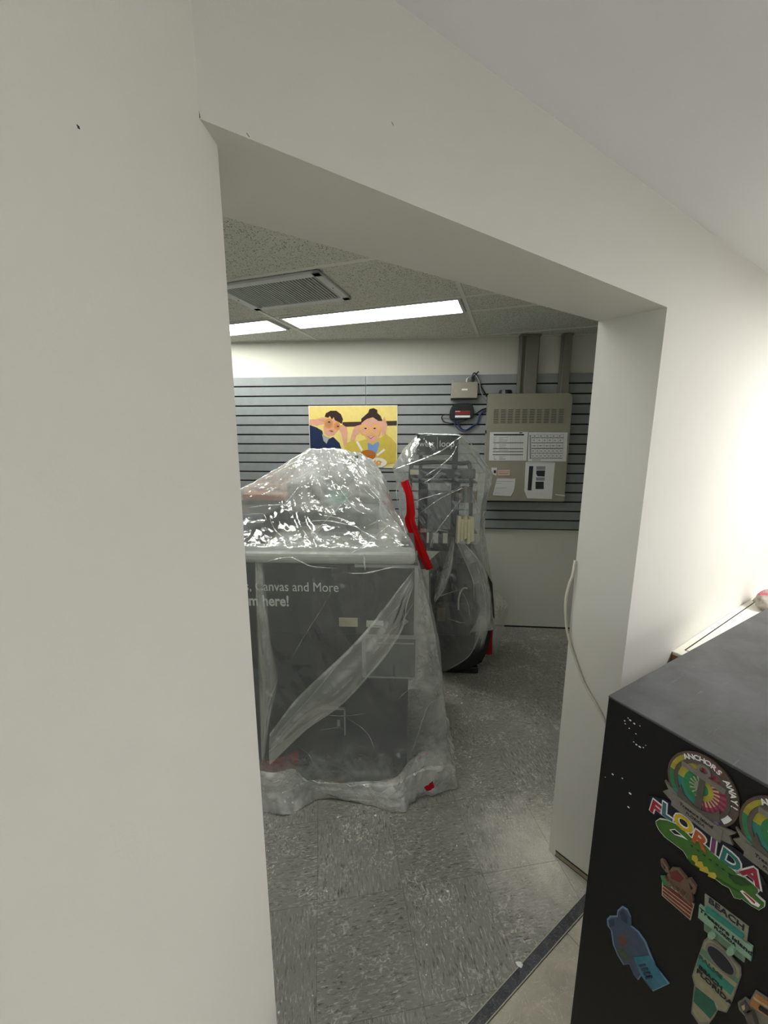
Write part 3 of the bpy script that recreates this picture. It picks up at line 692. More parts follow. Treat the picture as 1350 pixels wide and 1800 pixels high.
link('tray', BX(-.2, .16, -.05, .06, 0, .14), M_kmid, e); link('leaflet', BX(-.18, .14, -.045, .05, .14, .17), M_orange, e)

# ------------------------------------------------------------------ tall kiosk behind, "west|loop" on its head sign
K2P = Plane((0, 2.46), R(-4.7))
def k2(x, y, off=0): return K2P.uv(x, y, off)
ox = k2(790, 1000)[0]
t = empty('photo_kiosk', K2P.pt(ox, 0), K2P.rz, label='tall narrow dark kiosk with head sign, wrapped in plastic by the cabinet', cat='kiosk')
def k2r(x0, y0, x1, y1): a = k2(x0, y0); c = k2(x1, y1); return a[0] - ox, c[0] - ox, c[1], a[1]
r_ = k2r(733, 763, 802, 800); b = bmesh.new(); box(b, r_[0], r_[1] + .01, -.004, .03, r_[2], r_[3], bev=.003); sg = link('head_sign', b, M_kblack, t)
b = bmesh.new(); cz = (r_[2] + r_[3]) / 2 + .004
text(b, 'west', .05, r_[0] + .014, cz, -.0045, 0, 0, 0, .95, 'LEFT'); text(b, 'loop', .054, r_[0] + .136, cz, -.0045, 0, .0009, 0, .95, 'LEFT')
box(b, r_[0] + .123, r_[0] + .1255, -.0052, -.003, cz - .03, cz + .042); link('lettering', b, mat('sign_grey_letters', '#e4e8e6', .5), sg)
yb = k2(800, 815)[1]
for x in (738, 797):
    q = k2r(x - 1.5, 800, x + 1.5, 1000); b = bmesh.new(); box(b, q[0], q[1], .01, .03, q[2], q[3] + .02); link('post', b, M_kblack, t)
# arched tube frame and shelves
xa, xb = k2r(722, 815, 832, 815)[:2]
b = bmesh.new(); tube(b, [(xa, .02, .8), (xa, .02, yb - .06), (xa + .05, .02, yb), (xb - .08, .02, yb), (xb - .01, .02, yb - .06), (xb, .02, .8)], .013, 8, 0, 6); link('tube_frame', b, M_blackp, t, smooth=True)
q = k2r(748, 862, 797, 930); b = bmesh.new(); box(b, q[0], q[1], -.002, .015, q[2], q[3]); sc = link('screen', b, mat('kiosk_screen_grey', '#7b8082', .3), t)
for (x0_, x1_) in ((739, 749), (794, 803)):
    q = k2r(x0_, 850, x1_, 1000); b = bmesh.new(); box(b, q[0], q[1], -.01, .03, q[2], q[3], bev=.003); link('upright', b, M_kblack, t)
for y in (846, 933, 965):
    q = k2r(718, y, 838, y + 3); b = bmesh.new(); box(b, q[0], q[1], -.03, .16, q[2], q[3]); link('shelf', b, M_kblack, t)
q = k2r(722, 824, 836, 842); b = bmesh.new(); box(b, q[0], q[1], .0, .1, q[2], q[3], bev=.008); link('header_tray', b, M_kblack, t)
# pedestal
b = bmesh.new()
prof = [(757, 1015), (790, 985), (845, 985), (868, 1030), (872, 1090), (860, 1150), (848, 1172), (812, 1192), (775, 1200), (757, 1150)]
P_ = [(k2(x, y)[0] - ox, max(.012, k2(x, y)[1])) for x, y in prof]
prism(b, P_, .02, .38); bmesh.ops.bevel(b, geom=[e_ for e_ in b.edges if abs(e_.verts[0].co.y - e_.verts[1].co.y) < .001], offset=.03, segments=4, affect='EDGES')
link('pedestal', b, mat('pedestal_black', '#0d0e10', .5), t)
b = bmesh.new(); q = k2r(763, 1180, 850, 1200); box(b, q[0] - .0, q[1] - .03, .05, .36, .0, .05, bev=.01); link('foot', b, M_blackp, t)
b = bmesh.new(); q = k2r(768, 1060, 828, 1120); box(b, q[0], q[1], .0, .05, q[2], q[3], bev=.02); link('pedestal_door', b, M_kblack, t)
q = k2r(770, 1068, 782, 1092); link('door_sticker', BX(q[0], q[1], -.004, .01, q[2], q[3]), mat('faded_sticker', '#75695a', .6), t)
# goods on its shelves
kk = K2P
def small(name, x0, y0, x1, y1, m, label, cat, y=-.02, d=.03, group=None):
    a = k2(x0, y0); c = k2(x1, y1)
    b = bmesh.new(); W = (c[0] - a[0]) / 2; box(b, -W, W, 0, d, 0, a[1] - c[1], bev=.0015)
    o = link(name, b, m, loc=kk.pt((a[0] + c[0]) / 2, c[1], -y), rz=kk.rz); return tag(o, label, cat, group)
small('price_tag', 721, 825, 736, 834, M_pack, 'pale price tag at the upper left of the tall kiosk', 'price tag', d=.003)
small('price_tag', 739, 927, 749, 934, M_pink, 'pinkish price tag on the tall kiosk middle shelf', 'price tag', y=-.035, d=.003)
small('price_tag', 830, 853, 837, 862, M_paper, 'small white price tag at right end of the kiosk top shelf', 'price tag', y=-.035, d=.003)
small('price_tag', 831, 893, 837, 902, M_paper, 'small white price tag at right above the pale packets', 'price tag', y=-.02, d=.003)
random.seed(7)
gm = [mat('goods_%s' % i, c, .5) for i, c in enumerate(('#5d6266', '#85857a', '#3b4145', '#7c6a5c', '#97988e', '#4b5a66'))]
for i in range(9):
    x = 721 + i * 8.4
    if 744 < x < 800 and i % 2: continue
    small('boxed_film', x, 938, x + 6.8, 964, gm[i % 6], 'small boxed item in the row on the kiosk lower shelf', 'box', y=.01, d=.05, group='boxed goods on the tall kiosk lower shelf')
for i in range(8):
    x = 804 + i * 4.4
    small('boxed_film', x, 856, x + 3.6, 884, gm[(i * 2 + 1) % 6], 'small dark packet hanging right of the kiosk screen', 'packet', y=.0, d=.04, group='packets right of the tall kiosk screen')
for i in range(5):
    a = k2(803 + i * 5.6, 905 + (i % 2) * 5); c = k2(806.6 + i * 5.6, 951 - (i % 3) * 4); W = (c[0] - a[0]) / 2
    b = bmesh.new()
    prism(b, [(-W, 0), (W * .8, .006), (W * (1.3 - i * .3), (a[1] - c[1])), (-W * (.6 + i * .3), a[1] - c[1] + .004)], -.006 * i, .03)
    tag(link('pale_packet', b, M_pack, loc=kk.pt((a[0] + c[0]) / 2, c[1], .06), rz=kk.rz + .25), 'pale cream paper packet in the fanned bundle on kiosk right side', 'packet', 'fanned cream packets on the tall kiosk')
pts = [(806, 1072), (806, 1055), (809, 1042), (815, 1034), (822, 1034)]
b = bmesh.new(); PP = [kk.pt(*k2(x, y, .03), .03) for x, y in pts]; tube(b, [p - PP[0] for p in PP], .006, 8, 0, 5)
tag(link('scanner_cord', b, M_whitec, smooth=True, loc=PP[0]), 'short curved white cord hanging on the tall kiosk pedestal', 'cord')

# ------------------------------------------------------------------ polythene sheets
def sheet_mesh(rows, nu, nv, amp, seed, hazef, closed=True, smooth_it=3, fold=9.0, diag=None, top_cap=True):
    """rows: rings of control points, top to bottom; woven into a fine creased sheet"""
    K = len(rows[0]); nseg = K if closed else K - 1
    g = []
    for j in range(nv + 1):
        s = j / nv * (len(rows) - 1); r = min(int(s), len(rows) - 2); fr_ = s - r
        line = []
        for i in range(nu if closed else nu + 1):
            q = i / nu * nseg; a = int(q) % K; fa = q - int(q); b_ = (a + 1) % K if closed else min(a + 1, K - 1)
            p = Vector(rows[r][a]) * (1 - fa) + Vector(rows[r][b_]) * fa
            p2 = Vector(rows[r + 1][a]) * (1 - fa) + Vector(rows[r + 1][b_]) * fa
            line.append(p * (1 - fr_) + p2 * fr_)
        g.append(line)
    n = len(g[0])
    for _ in range(smooth_it):
        h = [[None] * n for _ in g]
        for j in range(nv + 1):
            for i in range(n):
                l = g[j][(i - 1) % n] if closed or i > 0 else g[j][i]; r_ = g[j][(i + 1) % n] if closed or i < n - 1 else g[j][i]
                u_ = g[max(j - 1, 0)][i]; d_ = g[min(j + 1, nv)][i]
                h[j][i] = (l + r_ + u_ + d_ + g[j][i] * 2) / 6 if 0 < j < nv else (l + r_ + g[j][i] * 2) / 4
        g = h
    out = [[None] * n for _ in g]
    for j in range(nv + 1):
        for i in range(n):
            du_ = g[j][(i + 1) % n if closed else min(i + 1, n - 1)] - g[j][i - 1 if closed or i else 0]; dv_ = g[min(j + 1, nv)][i] - g[max(j - 1, 0)][i]
            nn = du_.cross(dv_)
            nn = nn.normalized() if nn.length > 1e-9 else Vector((0, -1, 0))
            p = g[j][i]; s = j / nv
            # long tension folds run from the top corners down; sharp crests, broad valleys
            warp = noise.noise(Vector((p.x * 3, p.y * 3, p.z * 2 + seed))) * .5
            ang = (p.x * 1.0 + p.y * .35) * fold + warp * 2 + (p.z * 2.6 if diag else 0)
            f1 = 1 - abs(noise.noise(Vector((ang, p.z * .8 + seed, seed)))) * 3
            f2 = 1 - abs(noise.noise(Vector((ang * 2.1 + p.z * 3.2, p.z * 1.7, seed + 9)))) * 3
            f3 = noise.noise(Vector((p.x * 26, p.y * 26, p.z * 20 + seed)))
            f4 = 1 - abs(noise.noise(Vector((p.x * 13 + p.z * 9, p.y * 12, p.z * 12 - p.x * 7 + seed)))) * 3
            A = amp(p, s)
            out[j][i] = p + nn * (A[0] * (f1 - .3) + A[1] * (f2 - .3) + A[2] * f3 + A[3] * (f4 - .3))
    b = bmesh.new(); la = b.verts.layers.float.new('haze'); V_ = [[b.verts.new(p) for p in line] for line in out]
    for line in V_:
        for v in line: v[la] = hazef(v.co)
    for j in range(nv):
        for i in range(n if closed else n - 1):
            i2 = (i + 1) % n
            b.faces.new((V_[j][i], V_[j][i2], V_[j + 1][i2], V_[j + 1][i]))
    if closed and top_cap:
        c = sum((p for p in out[0]), Vector()) / n; cv = b.verts.new(c + Vector((0, 0, .002))); cv[la] = .3
        for i in range(n): b.faces.new((cv, V_[0][(i + 1) % n], V_[0][i]))
    return b

# sheet over the wide counter: columns LB, LF, f1..f6, RF, R mid, RB, back
rows1 = [
 [(-.40, 2.10, 1.545), (-.375, 2.0, 1.548), (-.36, 1.985, 1.55), (-.33, 1.98, 1.551), (-.30, 1.975, 1.552), (-.27, 1.975, 1.552), (-.245, 1.978, 1.552), (-.225, 1.985, 1.551), (-.213, 1.99, 1.55), (-.12, 2.10, 1.52), (-.06, 2.16, 1.487), (-.25, 2.2, 1.52)],
 [(-.66, 2.1, 1.38), (-.64, 1.88, 1.39), (-.50, 1.84, 1.39), (-.40, 1.82, 1.40), (-.31, 1.82, 1.40), (-.24, 1.82, 1.395), (-.17, 1.83, 1.395), (-.12, 1.84, 1.395), (-.09, 1.86, 1.40), (-.01, 2.0, 1.40), (.02, 2.2, 1.36), (-.25, 2.26, 1.38)],
 [(-.90, 2.12, 1.255), (-.88, 1.76, 1.265), (-.64, 1.71, 1.27), (-.46, 1.70, 1.27), (-.32, 1.69, 1.265), (-.17, 1.69, 1.26), (-.08, 1.69, 1.26), (-.02, 1.70, 1.26), (.03, 1.71, 1.27), (.047, 1.92, 1.26), (.05, 2.22, 1.22), (-.3, 2.28, 1.25)],
 [(-1.05, 2.15, 1.13), (-1.04, 1.58, 1.16), (-.70, 1.575, 1.155), (-.50, 1.575, 1.15), (-.34, 1.572, 1.15), (-.16, 1.572, 1.15), (-.04, 1.572, 1.15), (.05, 1.572, 1.155), (.125, 1.575, 1.165), (.118, 1.85, 1.13), (.10, 2.22, 1.1), (-.4, 2.28, 1.1)],
 [(-1.06, 2.15, .93), (-1.06, 1.57, .93), (-.72, 1.568, .93), (-.51, 1.566, .93), (-.34, 1.566, .93), (-.16, 1.566, .93), (-.03, 1.566, .93), (.08, 1.566, .93), (.182, 1.57, .93), (.205, 1.85, .9), (.2, 2.22, .9), (-.4, 2.3, .9)],
 [(-1.08, 2.15, .62), (-1.08, 1.555, .62), (-.72, 1.548, .62), (-.50, 1.548, .62), (-.33, 1.548, .62), (-.15, 1.55, .62), (.0, 1.553, .62), (.13, 1.555, .62), (.252, 1.565, .62), (.275, 1.85, .6), (.25, 2.22, .6), (-.4, 2.32, .6)],
 [(-1.1, 2.15, .32), (-1.1, 1.54, .32), (-.72, 1.525, .3), (-.48, 1.515, .3), (-.32, 1.535, .3), (-.14, 1.54, .3), (.02, 1.54, .3), (.16, 1.545, .3), (.285, 1.56, .33), (.32, 1.85, .3), (.3, 2.22, .3), (-.4, 2.34, .3)],
 [(-1.1, 2.15, .1), (-1.1, 1.53, .09), (-.72, 1.52, .09), (-.47, 1.515, .06), (-.32, 1.54, .05), (-.14, 1.53, .04), (.03, 1.52, .05), (.18, 1.54, .12), (.295, 1.56, .14), (.33, 1.85, .1), (.32, 2.22, .1), (-.4, 2.36, .1)],
 [(-1.1, 2.16, .05), (-1.1, 1.48, .13), (-.70, 1.475, .07), (-.46, 1.47, .06), (-.33, 1.49, .115), (-.14, 1.48, .10), (.04, 1.475, .10), (.17, 1.50, .16), (.30, 1.555, .10), (.345, 1.85, .05), (.33, 2.24, .05), (-.4, 2.37, .05)],
 [(-1.1, 2.17, .004), (-1.1, 1.45, .004), (-.60, 1.44, .004), (-.395, 1.425, .004), (-.31, 1.50, .006), (-.14, 1.485, .005), (.085, 1.435, .004), (.155, 1.50, .01), (.345, 1.55, .004), (.37, 1.86, .004), (.35, 2.26, .004), (-.4, 2.38, .004)],
]
def amp1(p, s):
    if p.z > 1.17: k = min(1, (p.z - 1.17) / .1); return (.0025, .0025, .0003, .003)
    if p.z > .2: return (.004, .0018, .0004, .0015)
    return (.008, .007, .002, .005)
def sm(a, b_, x): t_ = max(0, min(1, (x - a) / (b_ - a))); return t_ * t_ * (3 - 2 * t_)
def haze1(p):
    top = sm(1.10, 1.22, p.z) * .30; peak = sm(1.32, 1.50, p.z) * .34
    side = sm(.10, .22, p.x) * sm(1.3, 1.0, p.z) * .28
    low = sm(.32, .05, p.z) * .3 + sm(.75, .45, p.z) * .07
    
    clear = sm(1.19, 1.215, p.z) * sm(1.31, 1.26, p.z) * sm(-.60, -.5, p.x) * sm(.02, -.08, p.x) * (.9 + .3 * noise.noise(p * 9))
    clear2 = sm(1.36, 1.33, p.z) * sm(1.22, 1.27, p.z) * sm(-.40, -.48, p.x) * .8
    bare = sm(-.46, -.52, p.x) * sm(1.14, 1.17, p.z) * sm(1.25, 1.22, p.z) * .6
    top *= 1 - min(.85, max(0, clear * .75 + clear2 + bare)); hot = sm(1.22, 1.32, p.z) * sm(-.42, -.25, p.x) * .06
    return top + peak + side + low + hot + .02
b = sheet_mesh(rows1, 320, 240, amp1, 3.1, haze1, fold=7)
from mathutils.bvhtree import BVHTree
bv1 = BVHTree.FromBMesh(b)
o = link('plastic_sheet', b, M_poly, smooth=True)
tag(o, 'clear crinkled plastic sheet draped over the wide photo counter to the floor', 'plastic sheet')
def on_sheet(bv, x, y, fall, off=.003):
    d = ray(x, y).normalized(); h = bv.ray_cast(EYE, d)
    if h[0] is None: return at_y(x, y, fall)
    return h[0] - d * off
def quad_strip(A, B, n, m, off, seed, amp=.004, haze=None):
    """strip between two edges lying just in front of the sheet; haze(s, t) along and across it"""
    a = catmull(A, n); c = catmull(B, n); b = bmesh.new(); G = []; la = b.verts.layers.float.new('haze')
    for i in range(len(a)):
        G.append([])
        for j in range(m + 1):
            t_ = j / m; p = a[i] * (1 - t_) + c[i] * t_
            f = 1 - abs(noise.noise(Vector((t_ * 4 + seed, i * .04, seed)))) * 3
            p = p + Vector((0, -1, 0)) * (off * math.sin(math.pi * t_) + amp * f)
            v = b.verts.new(p); v[la] = haze(i / (len(a) - 1), t_) if haze else .3; G[-1].append(v)
    for i in range(len(a) - 1):
        for j in range(m): b.faces.new((G[i][j], G[i + 1][j], G[i + 1][j + 1], G[i][j + 1]))
    return b
def onb(bv, pts, fall, off=.004): return [on_sheet(bv, x, y, fall, off) for x, y in pts]
# doubled-over band of the same sheet running down across the front
up = [(727, 1002), (700, 1036), (668, 1078), (618, 1135), (560, 1190), (515, 1235), (474, 1290)]
lo = [(729, 1024), (716, 1064), (706, 1112), (657, 1180), (600, 1240), (537, 1285), (474, 1345)]
gs_ = lambda x, c, w_: math.exp(-((x - c) / w_) ** 2)
hz = lambda s_, t_: (.13 + .30 * gs_(t_, .04, .05) + .20 * gs_(t_, .35 + .1 * s_, .12) + .16 * gs_(t_, .62, .05) + .22 * gs_(t_, .95, .05) + .1 * s_) * sm(0, .06, s_) * sm(1.0, .97, t_)
link('folded_flap', quad_strip(onb(bv1, up, 1.55), onb(bv1, lo, 1.55), 14, 24, .010, 2.0, .0025, hz), M_polyf, o, smooth=True)
up = [(447, 975), (450, 1060), (452, 1140), (455, 1200), (458, 1290), (460, 1345)]
lo = [(463, 985), (470, 1060), (477, 1130), (489, 1194), (474, 1270), (464, 1340)]
hz = lambda s_, t_: .30 * math.sin(math.pi * t_) ** .6 * sm(0, .08, s_) * sm(1, .92, s_) + .02
link('folded_flap', quad_strip(onb(bv1, up, 1.55), onb(bv1, lo, 1.55), 14, 12, .008, 5.0, .003, hz), M_polyf, o, smooth=True)
def creases(bv, lists, parent, fall, wd=.0032, pk=.003, k=.8):
    for ln in lists:
        wk = wd
        if isinstance(ln[-1], float): wk = wd * ln[-1]; ln = ln[:-1]
        C = catmull([on_sheet(bv, x, y, fall, .002) for x, y in ln], 7); b = bmesh.new(); la = b.verts.layers.float.new('haze'); G = []
        for i, p in enumerate(C):
            tdir = (C[min(i + 1, len(C) - 1)] - C[max(i - 1, 0)]).normalized(); vw = (p - EYE).normalized(); sd = tdir.cross(vw).normalized()
            e_ = math.sin(math.pi * min(1, max(.04, i / (len(C) - 1)))) ** .5; wv = wk * e_ * (.8 + .5 * noise.noise(p * 30))
            jit = sd * .002 * noise.noise(p * 40 + Vector((3, 3, 3)))
            row = []
            for q, hgt, hz_ in ((-1, 0, 0.0), (0, pk * e_, k), (1, 0, 0.0)):
                v = b.verts.new(p + jit + sd * wv * q - vw * hgt); v[la] = hz_ * e_; row.append(v)
            G.append(row)
        for i in range(len(G) - 1):
            for q in range(2): b.faces.new((G[i][q], G[i + 1][q], G[i + 1][q + 1], G[i][q + 1]))
        link('crease', b, M_crease, parent, smooth=False)
creases(bv1, [[(426, 894), (471, 888), (534, 887)], [(500, 887), (516, 868), (531, 849)], [(546, 940), (583, 905), (621, 865), (636, 840)], [(556, 840), (565, 862), (563, 884)],
    [(471, 902), (487, 936), (524, 955), (552, 930)], [(484, 967), (512, 949), (534, 936)], [(674, 946), (698, 958), (720, 969)], [(602, 980), (642, 958), (692, 915)],
    [(459, 989), (509, 980), (546, 995), (602, 1000), 1.3], [(602, 1006), (640, 1008), (690, 998), (727, 1000), 1.3], [(600, 793), (650, 848), (700, 907), (722, 962), 1.5], [(598, 795), (618, 830), (640, 872)],
    [(545, 795), (500, 822), (455, 848), 1.2], [(560, 800), (540, 830), (500, 850), (440, 870)], [(575, 800), (580, 840), (600, 880)], [(610, 830), (640, 860), (662, 880)], [(500, 925), (560, 915), (600, 920), (650, 932)],
    [(560, 905), (600, 912), (640, 935), (665, 950)], [(430, 905), (460, 903), (470, 915)], [(520, 812), (545, 820), (570, 812)], [(590, 850), (625, 895), (650, 905)], [(645, 925), (670, 915), (690, 930)],
    [(728, 1002), (692, 1047), (649, 1103), (600, 1160), (540, 1232), (482, 1292), 1.0], [(727, 1036), (700, 1066), (674, 1092)], [(727, 1060), (708, 1090), (690, 1108)], [(602, 1005), (570, 1062), (534, 1120), (490, 1195), .45],
    [(735, 1002), (744, 1030), (746, 1062), (724, 1098)], [(604, 1258), (644, 1287), (660, 1321), .8], [(560, 1256), (605, 1258), (650, 1253), .6], [(775, 1228), (753, 1240), (735, 1290), (709, 1362), .9],
    [(744, 1194), (715, 1215), (694, 1234), .6], [(460, 1091), (458, 1141), (473, 1190), .8], [(488, 1194), (470, 1247), (463, 1320), .9], [(520, 1309), (544, 1328), (554, 1352), .8], [(556, 1284), (600, 1280), (606, 1300), .5],
    [(640, 973), (640, 990), (643, 1004), 2.2], [(600, 1240), (560, 1262), (530, 1290), .7], [(700, 1120), (672, 1160), (640, 1196), .8]], o, 1.56)
# gathered hem lying on the floor, doubled
up = [(452, 1352), (480, 1358), (515, 1350), (540, 1372), (580, 1378), (640, 1372), (695, 1366), (722, 1335), (755, 1320), (800, 1345)]
lo = [(445, 1412), (484, 1424), (520, 1400), (545, 1396), (592, 1402), (650, 1414), (708, 1424), (735, 1385), (765, 1372), (803, 1386)]
A_ = [at_y(x, y, 1.495) for x, y in up]; B_ = [at_h(x, y, .003) for x, y in lo]
A_[-3:] = [at_y(*up[-3], 1.52), at_y(*up[-2], 1.53), at_y(*up[-1], 1.56)]
hz = lambda s_, t_: .42 + .3 * abs(noise.noise(Vector((s_ * 14 + t_ * 5, t_ * 3, 4)))) * 2
hb = quad_strip(A_, B_, 14, 16, .008, 8.0, .006, hz); bvh = BVHTree.FromBMesh(hb)
link('hem', hb, m_plastic('gathered_polythene', .05, .3, .14), o, smooth=True)
creases(bvh, [[(484, 1422), (512, 1385), (530, 1362)], [(545, 1393), (600, 1384), (660, 1378), (703, 1372)], [(460, 1385), (490, 1372), (512, 1356)], [(708, 1422), (718, 1392), (728, 1360)], [(745, 1328), (755, 1350), (765, 1368)],
    [(798, 1350), (775, 1345), (750, 1335)], [(560, 1398), (630, 1406), (695, 1412)], [(470, 1408), (500, 1396), (530, 1384)], [(650, 1410), (690, 1396), (715, 1370)], [(797, 1380), (780, 1362), (760, 1350)]], o, 1.48)

# sheet over the tall kiosk
def y2(x, y, d): return tuple(at_y(x, y, d))
def ring2(L, Rr, yf, yb, cols=8):
    """ring from a left and a right silhouette pixel at the same depth band, front bowed to yf, back to yb"""
    l = at_y(*L, (yf * .6 + yb * .4)); r = at_y(*Rr, (yf * .6 + yb * .4)); out = [tuple(l)]
    for k in range(1, cols - 1):
        t_ = k / (cols - 1); x = l.x + (r.x - l.x) * t_; out.append((x * (yf / l.y) ** .0, yf + .02 * abs(t_ - .5), l.z + (r.z - l.z) * t_))
    out.append(tuple(r)); out += [(r.x - .08, yb, r.z), ((l.x + r.x) / 2, yb + .02, (l.z + r.z) / 2), (l.x + .08, yb, l.z)]
    return out
rows2 = [ring2((735, 762), (806, 762), 2.42, 2.50), ring2((708, 790), (838, 792), 2.38, 2.70), ring2((688, 822), (868, 832), 2.36, 2.85), ring2((699, 862), (858, 880), 2.37, 2.85),
         ring2((700, 925), (853, 925), 2.37, 2.85), ring2((712, 985), (857, 985), 2.38, 2.86), ring2((730, 1030), (868, 1030), 2.37, 2.88), ring2((742, 1085), (872, 1085), 2.37, 2.9), ring2((748, 1120), (868, 1070), 2.37, 2.9), ring2((760, 1187), (863, 1090), 2.37, 2.9)]
hp = [(758, 1187), (775, 1183), (790, 1178), (806, 1169), (822, 1157), (836, 1136), (848, 1108), (863, 1090)]
rows2[-1] = [tuple(at_y(x, y, 2.40 if k not in (0, 7) else 2.5)) for k, (x, y) in enumerate(hp)] + [(p[0], p[1], .42) for p in rows2[-1][8:]]
rows2[-2] = [tuple(at_y(x, y - 42, 2.38 if k not in (0, 7) else 2.5)) for k, (x, y) in enumerate(hp)] + [(p[0], p[1], .5) for p in rows2[-2][8:]]
def amp2(p, s): return (.005, .0035, .0008, .003)
def haze2(p): return .025 + .14 * sm(.42, .58, p.x) + .03 * sm(1.5, 1.62, p.z) + .08 * sm(.25, .1, p.x)
b = sheet_mesh(rows2, 220, 170, amp2, 11.7, haze2, fold=8, diag=True)
bv2 = BVHTree.FromBMesh(b)
o2 = link('plastic_sheet', b, M_poly2, smooth=True)
tag(o2, 'clear plastic sheet hung over the tall kiosk, ending above its black foot', 'plastic sheet')
A_ = [at_y(867, 1035, 2.62), at_y(869, 1065, 2.58), at_y(867, 1100, 2.56), at_y(868, 1150, 2.54)]
B_ = [at_y(870, 1036, 2.66), at_y(893, 1064, 2.66), at_y(886, 1100, 2.66), at_y(872, 1152, 2.64)]
link('loose_corner', quad_strip(A_, B_, 12, 8, .01, 4.0, .004, lambda a, c: .3), m_plastic('loose_polythene', .1, .3), o2, smooth=True)
hz = lambda s_, t_: .28 * math.sin(math.pi * t_) ** .5 * sm(0, .1, s_) * sm(1, .9, s_) + .01
up = [(795, 945), (782, 985), (772, 1020), (762, 1055)]; lo = [(800, 948), (795, 990), (785, 1030), (764, 1062)]
link('folded_flap', quad_strip(onb(bv2, up, 2.345), onb(bv2, lo, 2.34), 12, 10, .01, 6, .003, hz), M_polyf, o2, smooth=True)
up = [(797, 945), (815, 985), (832, 1030), (838, 1080), (830, 1150)]; lo = [(803, 942), (846, 985), (860, 1030), (864, 1080), (850, 1140)]
link('folded_flap', quad_strip(onb(bv2, up, 2.35), onb(bv2, lo, 2.36), 12, 12, .012, 7, .004, hz), M_polyf, o2, smooth=True)
creases(bv2, [[(732, 762), (713, 809), (715, 841), 1.2], [(815, 764), (767, 797), (690, 826), 1.0], [(828, 853), (780, 873), (732, 906), 1.3], [(729, 881), (780, 866), (825, 856)],
    [(828, 857), (793, 900), (761, 945), (756, 975)], [(815, 764), (843, 800), (862, 838), 1.2], [(797, 944), (791, 1007), (761, 1041), 1.2], [(797, 944), (815, 980), (831, 1020), (833, 1055), 1.2],
    [(761, 1052), (793, 1041), (825, 1033)], [(788, 1087), (805, 1093), (820, 1095)], [(791, 1175), (825, 1152), (846, 1108), 1.2], [(780, 820), (760, 840), (742, 850)], [(808, 770), (795, 800), (770, 822), (745, 838)],
    [(828, 860), (842, 900), (848, 925)], [(755, 940), (775, 932), (797, 940)], [(812, 1040), (822, 1060), (826, 1085)], [(735, 766), (770, 764), (812, 765)], [(700, 845), (697, 870), (703, 900)], [(840, 990), (850, 1020), (855, 1050)]], o2, 2.36, .0042, .0035, .5)

# ------------------------------------------------------------------ red tape
rt = lambda pts: [(660 + x / 3.75, 740 + y / 3.75) for x, y in pts]
def tape(L, Rr, d, label, th=.0012, bul=.008, dep=None):
    A_ = [at_y(*p, d) if dep is None else at_y(*p, dep[i]) for i, p in enumerate(L)]; B_ = [at_y(*p, d) if dep is None else at_y(*p, dep[i]) for i, p in enumerate(Rr)]
    c = A_[0].copy(); b = quad_strip([p - c for p in A_], [p - c for p in B_], 8, 6, bul, 3.0, .003)
    bmesh.ops.solidify(b, geom=b.faces[:], thickness=th)
    return tag(link('red_tape', b, M_tape, smooth=False, loc=c), label, 'tape')
tape(rt([(165, 405), (198, 490), (205, 600), (195, 670), (262, 830), (335, 985)]), rt([(215, 385), (245, 480), (262, 600), (262, 665), (318, 815), (380, 965)]), 2.33, 'long strip of red tape down the left edge of the tall kiosk plastic')
tape(rt([(762, 1308), (735, 1370), (728, 1450), (720, 1535)]), rt([(768, 1310), (776, 1350), (770, 1450), (768, 1538)]), 2.5, 'short strip of red tape at the lower right of the tall kiosk plastic')
tape([(745, 1383), (750, 1390)], [(760, 1372), (764, 1383)], 1.45, 'bright red tape end poking out under the wide sheet hem', bul=.004)
tape([(462, 1366), (480, 1362), (505, 1350), (525, 1340)], [(462, 1340), (480, 1335), (505, 1328), (525, 1318)], 1.55, 'strip of red tape under the wide sheet near the left wall edge', bul=.004)
tape([(560, 1374), (580, 1380), (600, 1382)], [(558, 1368), (580, 1370), (602, 1372)], 1.575, 'small red tape piece at the middle of the wide sheet hem', bul=.003)
tape([(640, 1386), (670, 1388), (705, 1386), (728, 1372)], [(645, 1380), (675, 1374), (705, 1362), (722, 1345)], 1.56, 'strip of red tape under the right half of the wide sheet hem', bul=.004)
# plaster crumbs on the floor
random.seed(12)
for (x, y, r_) in ((660, 1434, .005), (594, 1437, .004), (803, 1487, .003), (913, 1697, .009), (773, 1582, .004), (826, 1331, .004), (812, 1236, .004), (575, 1567, .003), (787, 1567, .004), (750, 1661, .003), (490, 1780, .003)):
    p = at_h(x, y, 0); b = bmesh.new(); bmesh.ops.create_icosphere(b, subdivisions=1, radius=r_)
    for v in b.verts: v.co = Vector((v.co.x * (1 + random.random() * .6), v.co.y, v.co.z * .5)) * (1 + random.uniform(-.2, .2))
    tag(link('plaster_crumb', b, M_white, loc=(p.x, p.y, r_ * .3)), 'small white plaster crumb lying on the dark vinyl floor', 'crumb', 'plaster crumbs on the floor')

# ------------------------------------------------------------------ white cable on the jamb
b = bmesh.new(); P_ = []
jw = [(1011, 985, .004), (1006, 1012, .012), (1000.5, 1027, .016), (994, 1059, .02), (996, 1103, .014), (1003, 1133, .008), (1016, 1172, .006), (1030, 1207, .006), (1049, 1240, .006), (1066, 1275, .006), (1082, 1320, .006), (1095, 1400, .006)]
for x, y, of in jw:
    u, v = jp.uv(x, y, of); P_.append(jp.pt(u, v, of))
c = P_[0].copy(); tube(b, [p - c for p in P_], .0042, 10, 0, 8)
tag(link('cable', b, M_whitec, smooth=True, loc=c), 'loose white cable running down the door jamb behind the black fridge', 'cable')

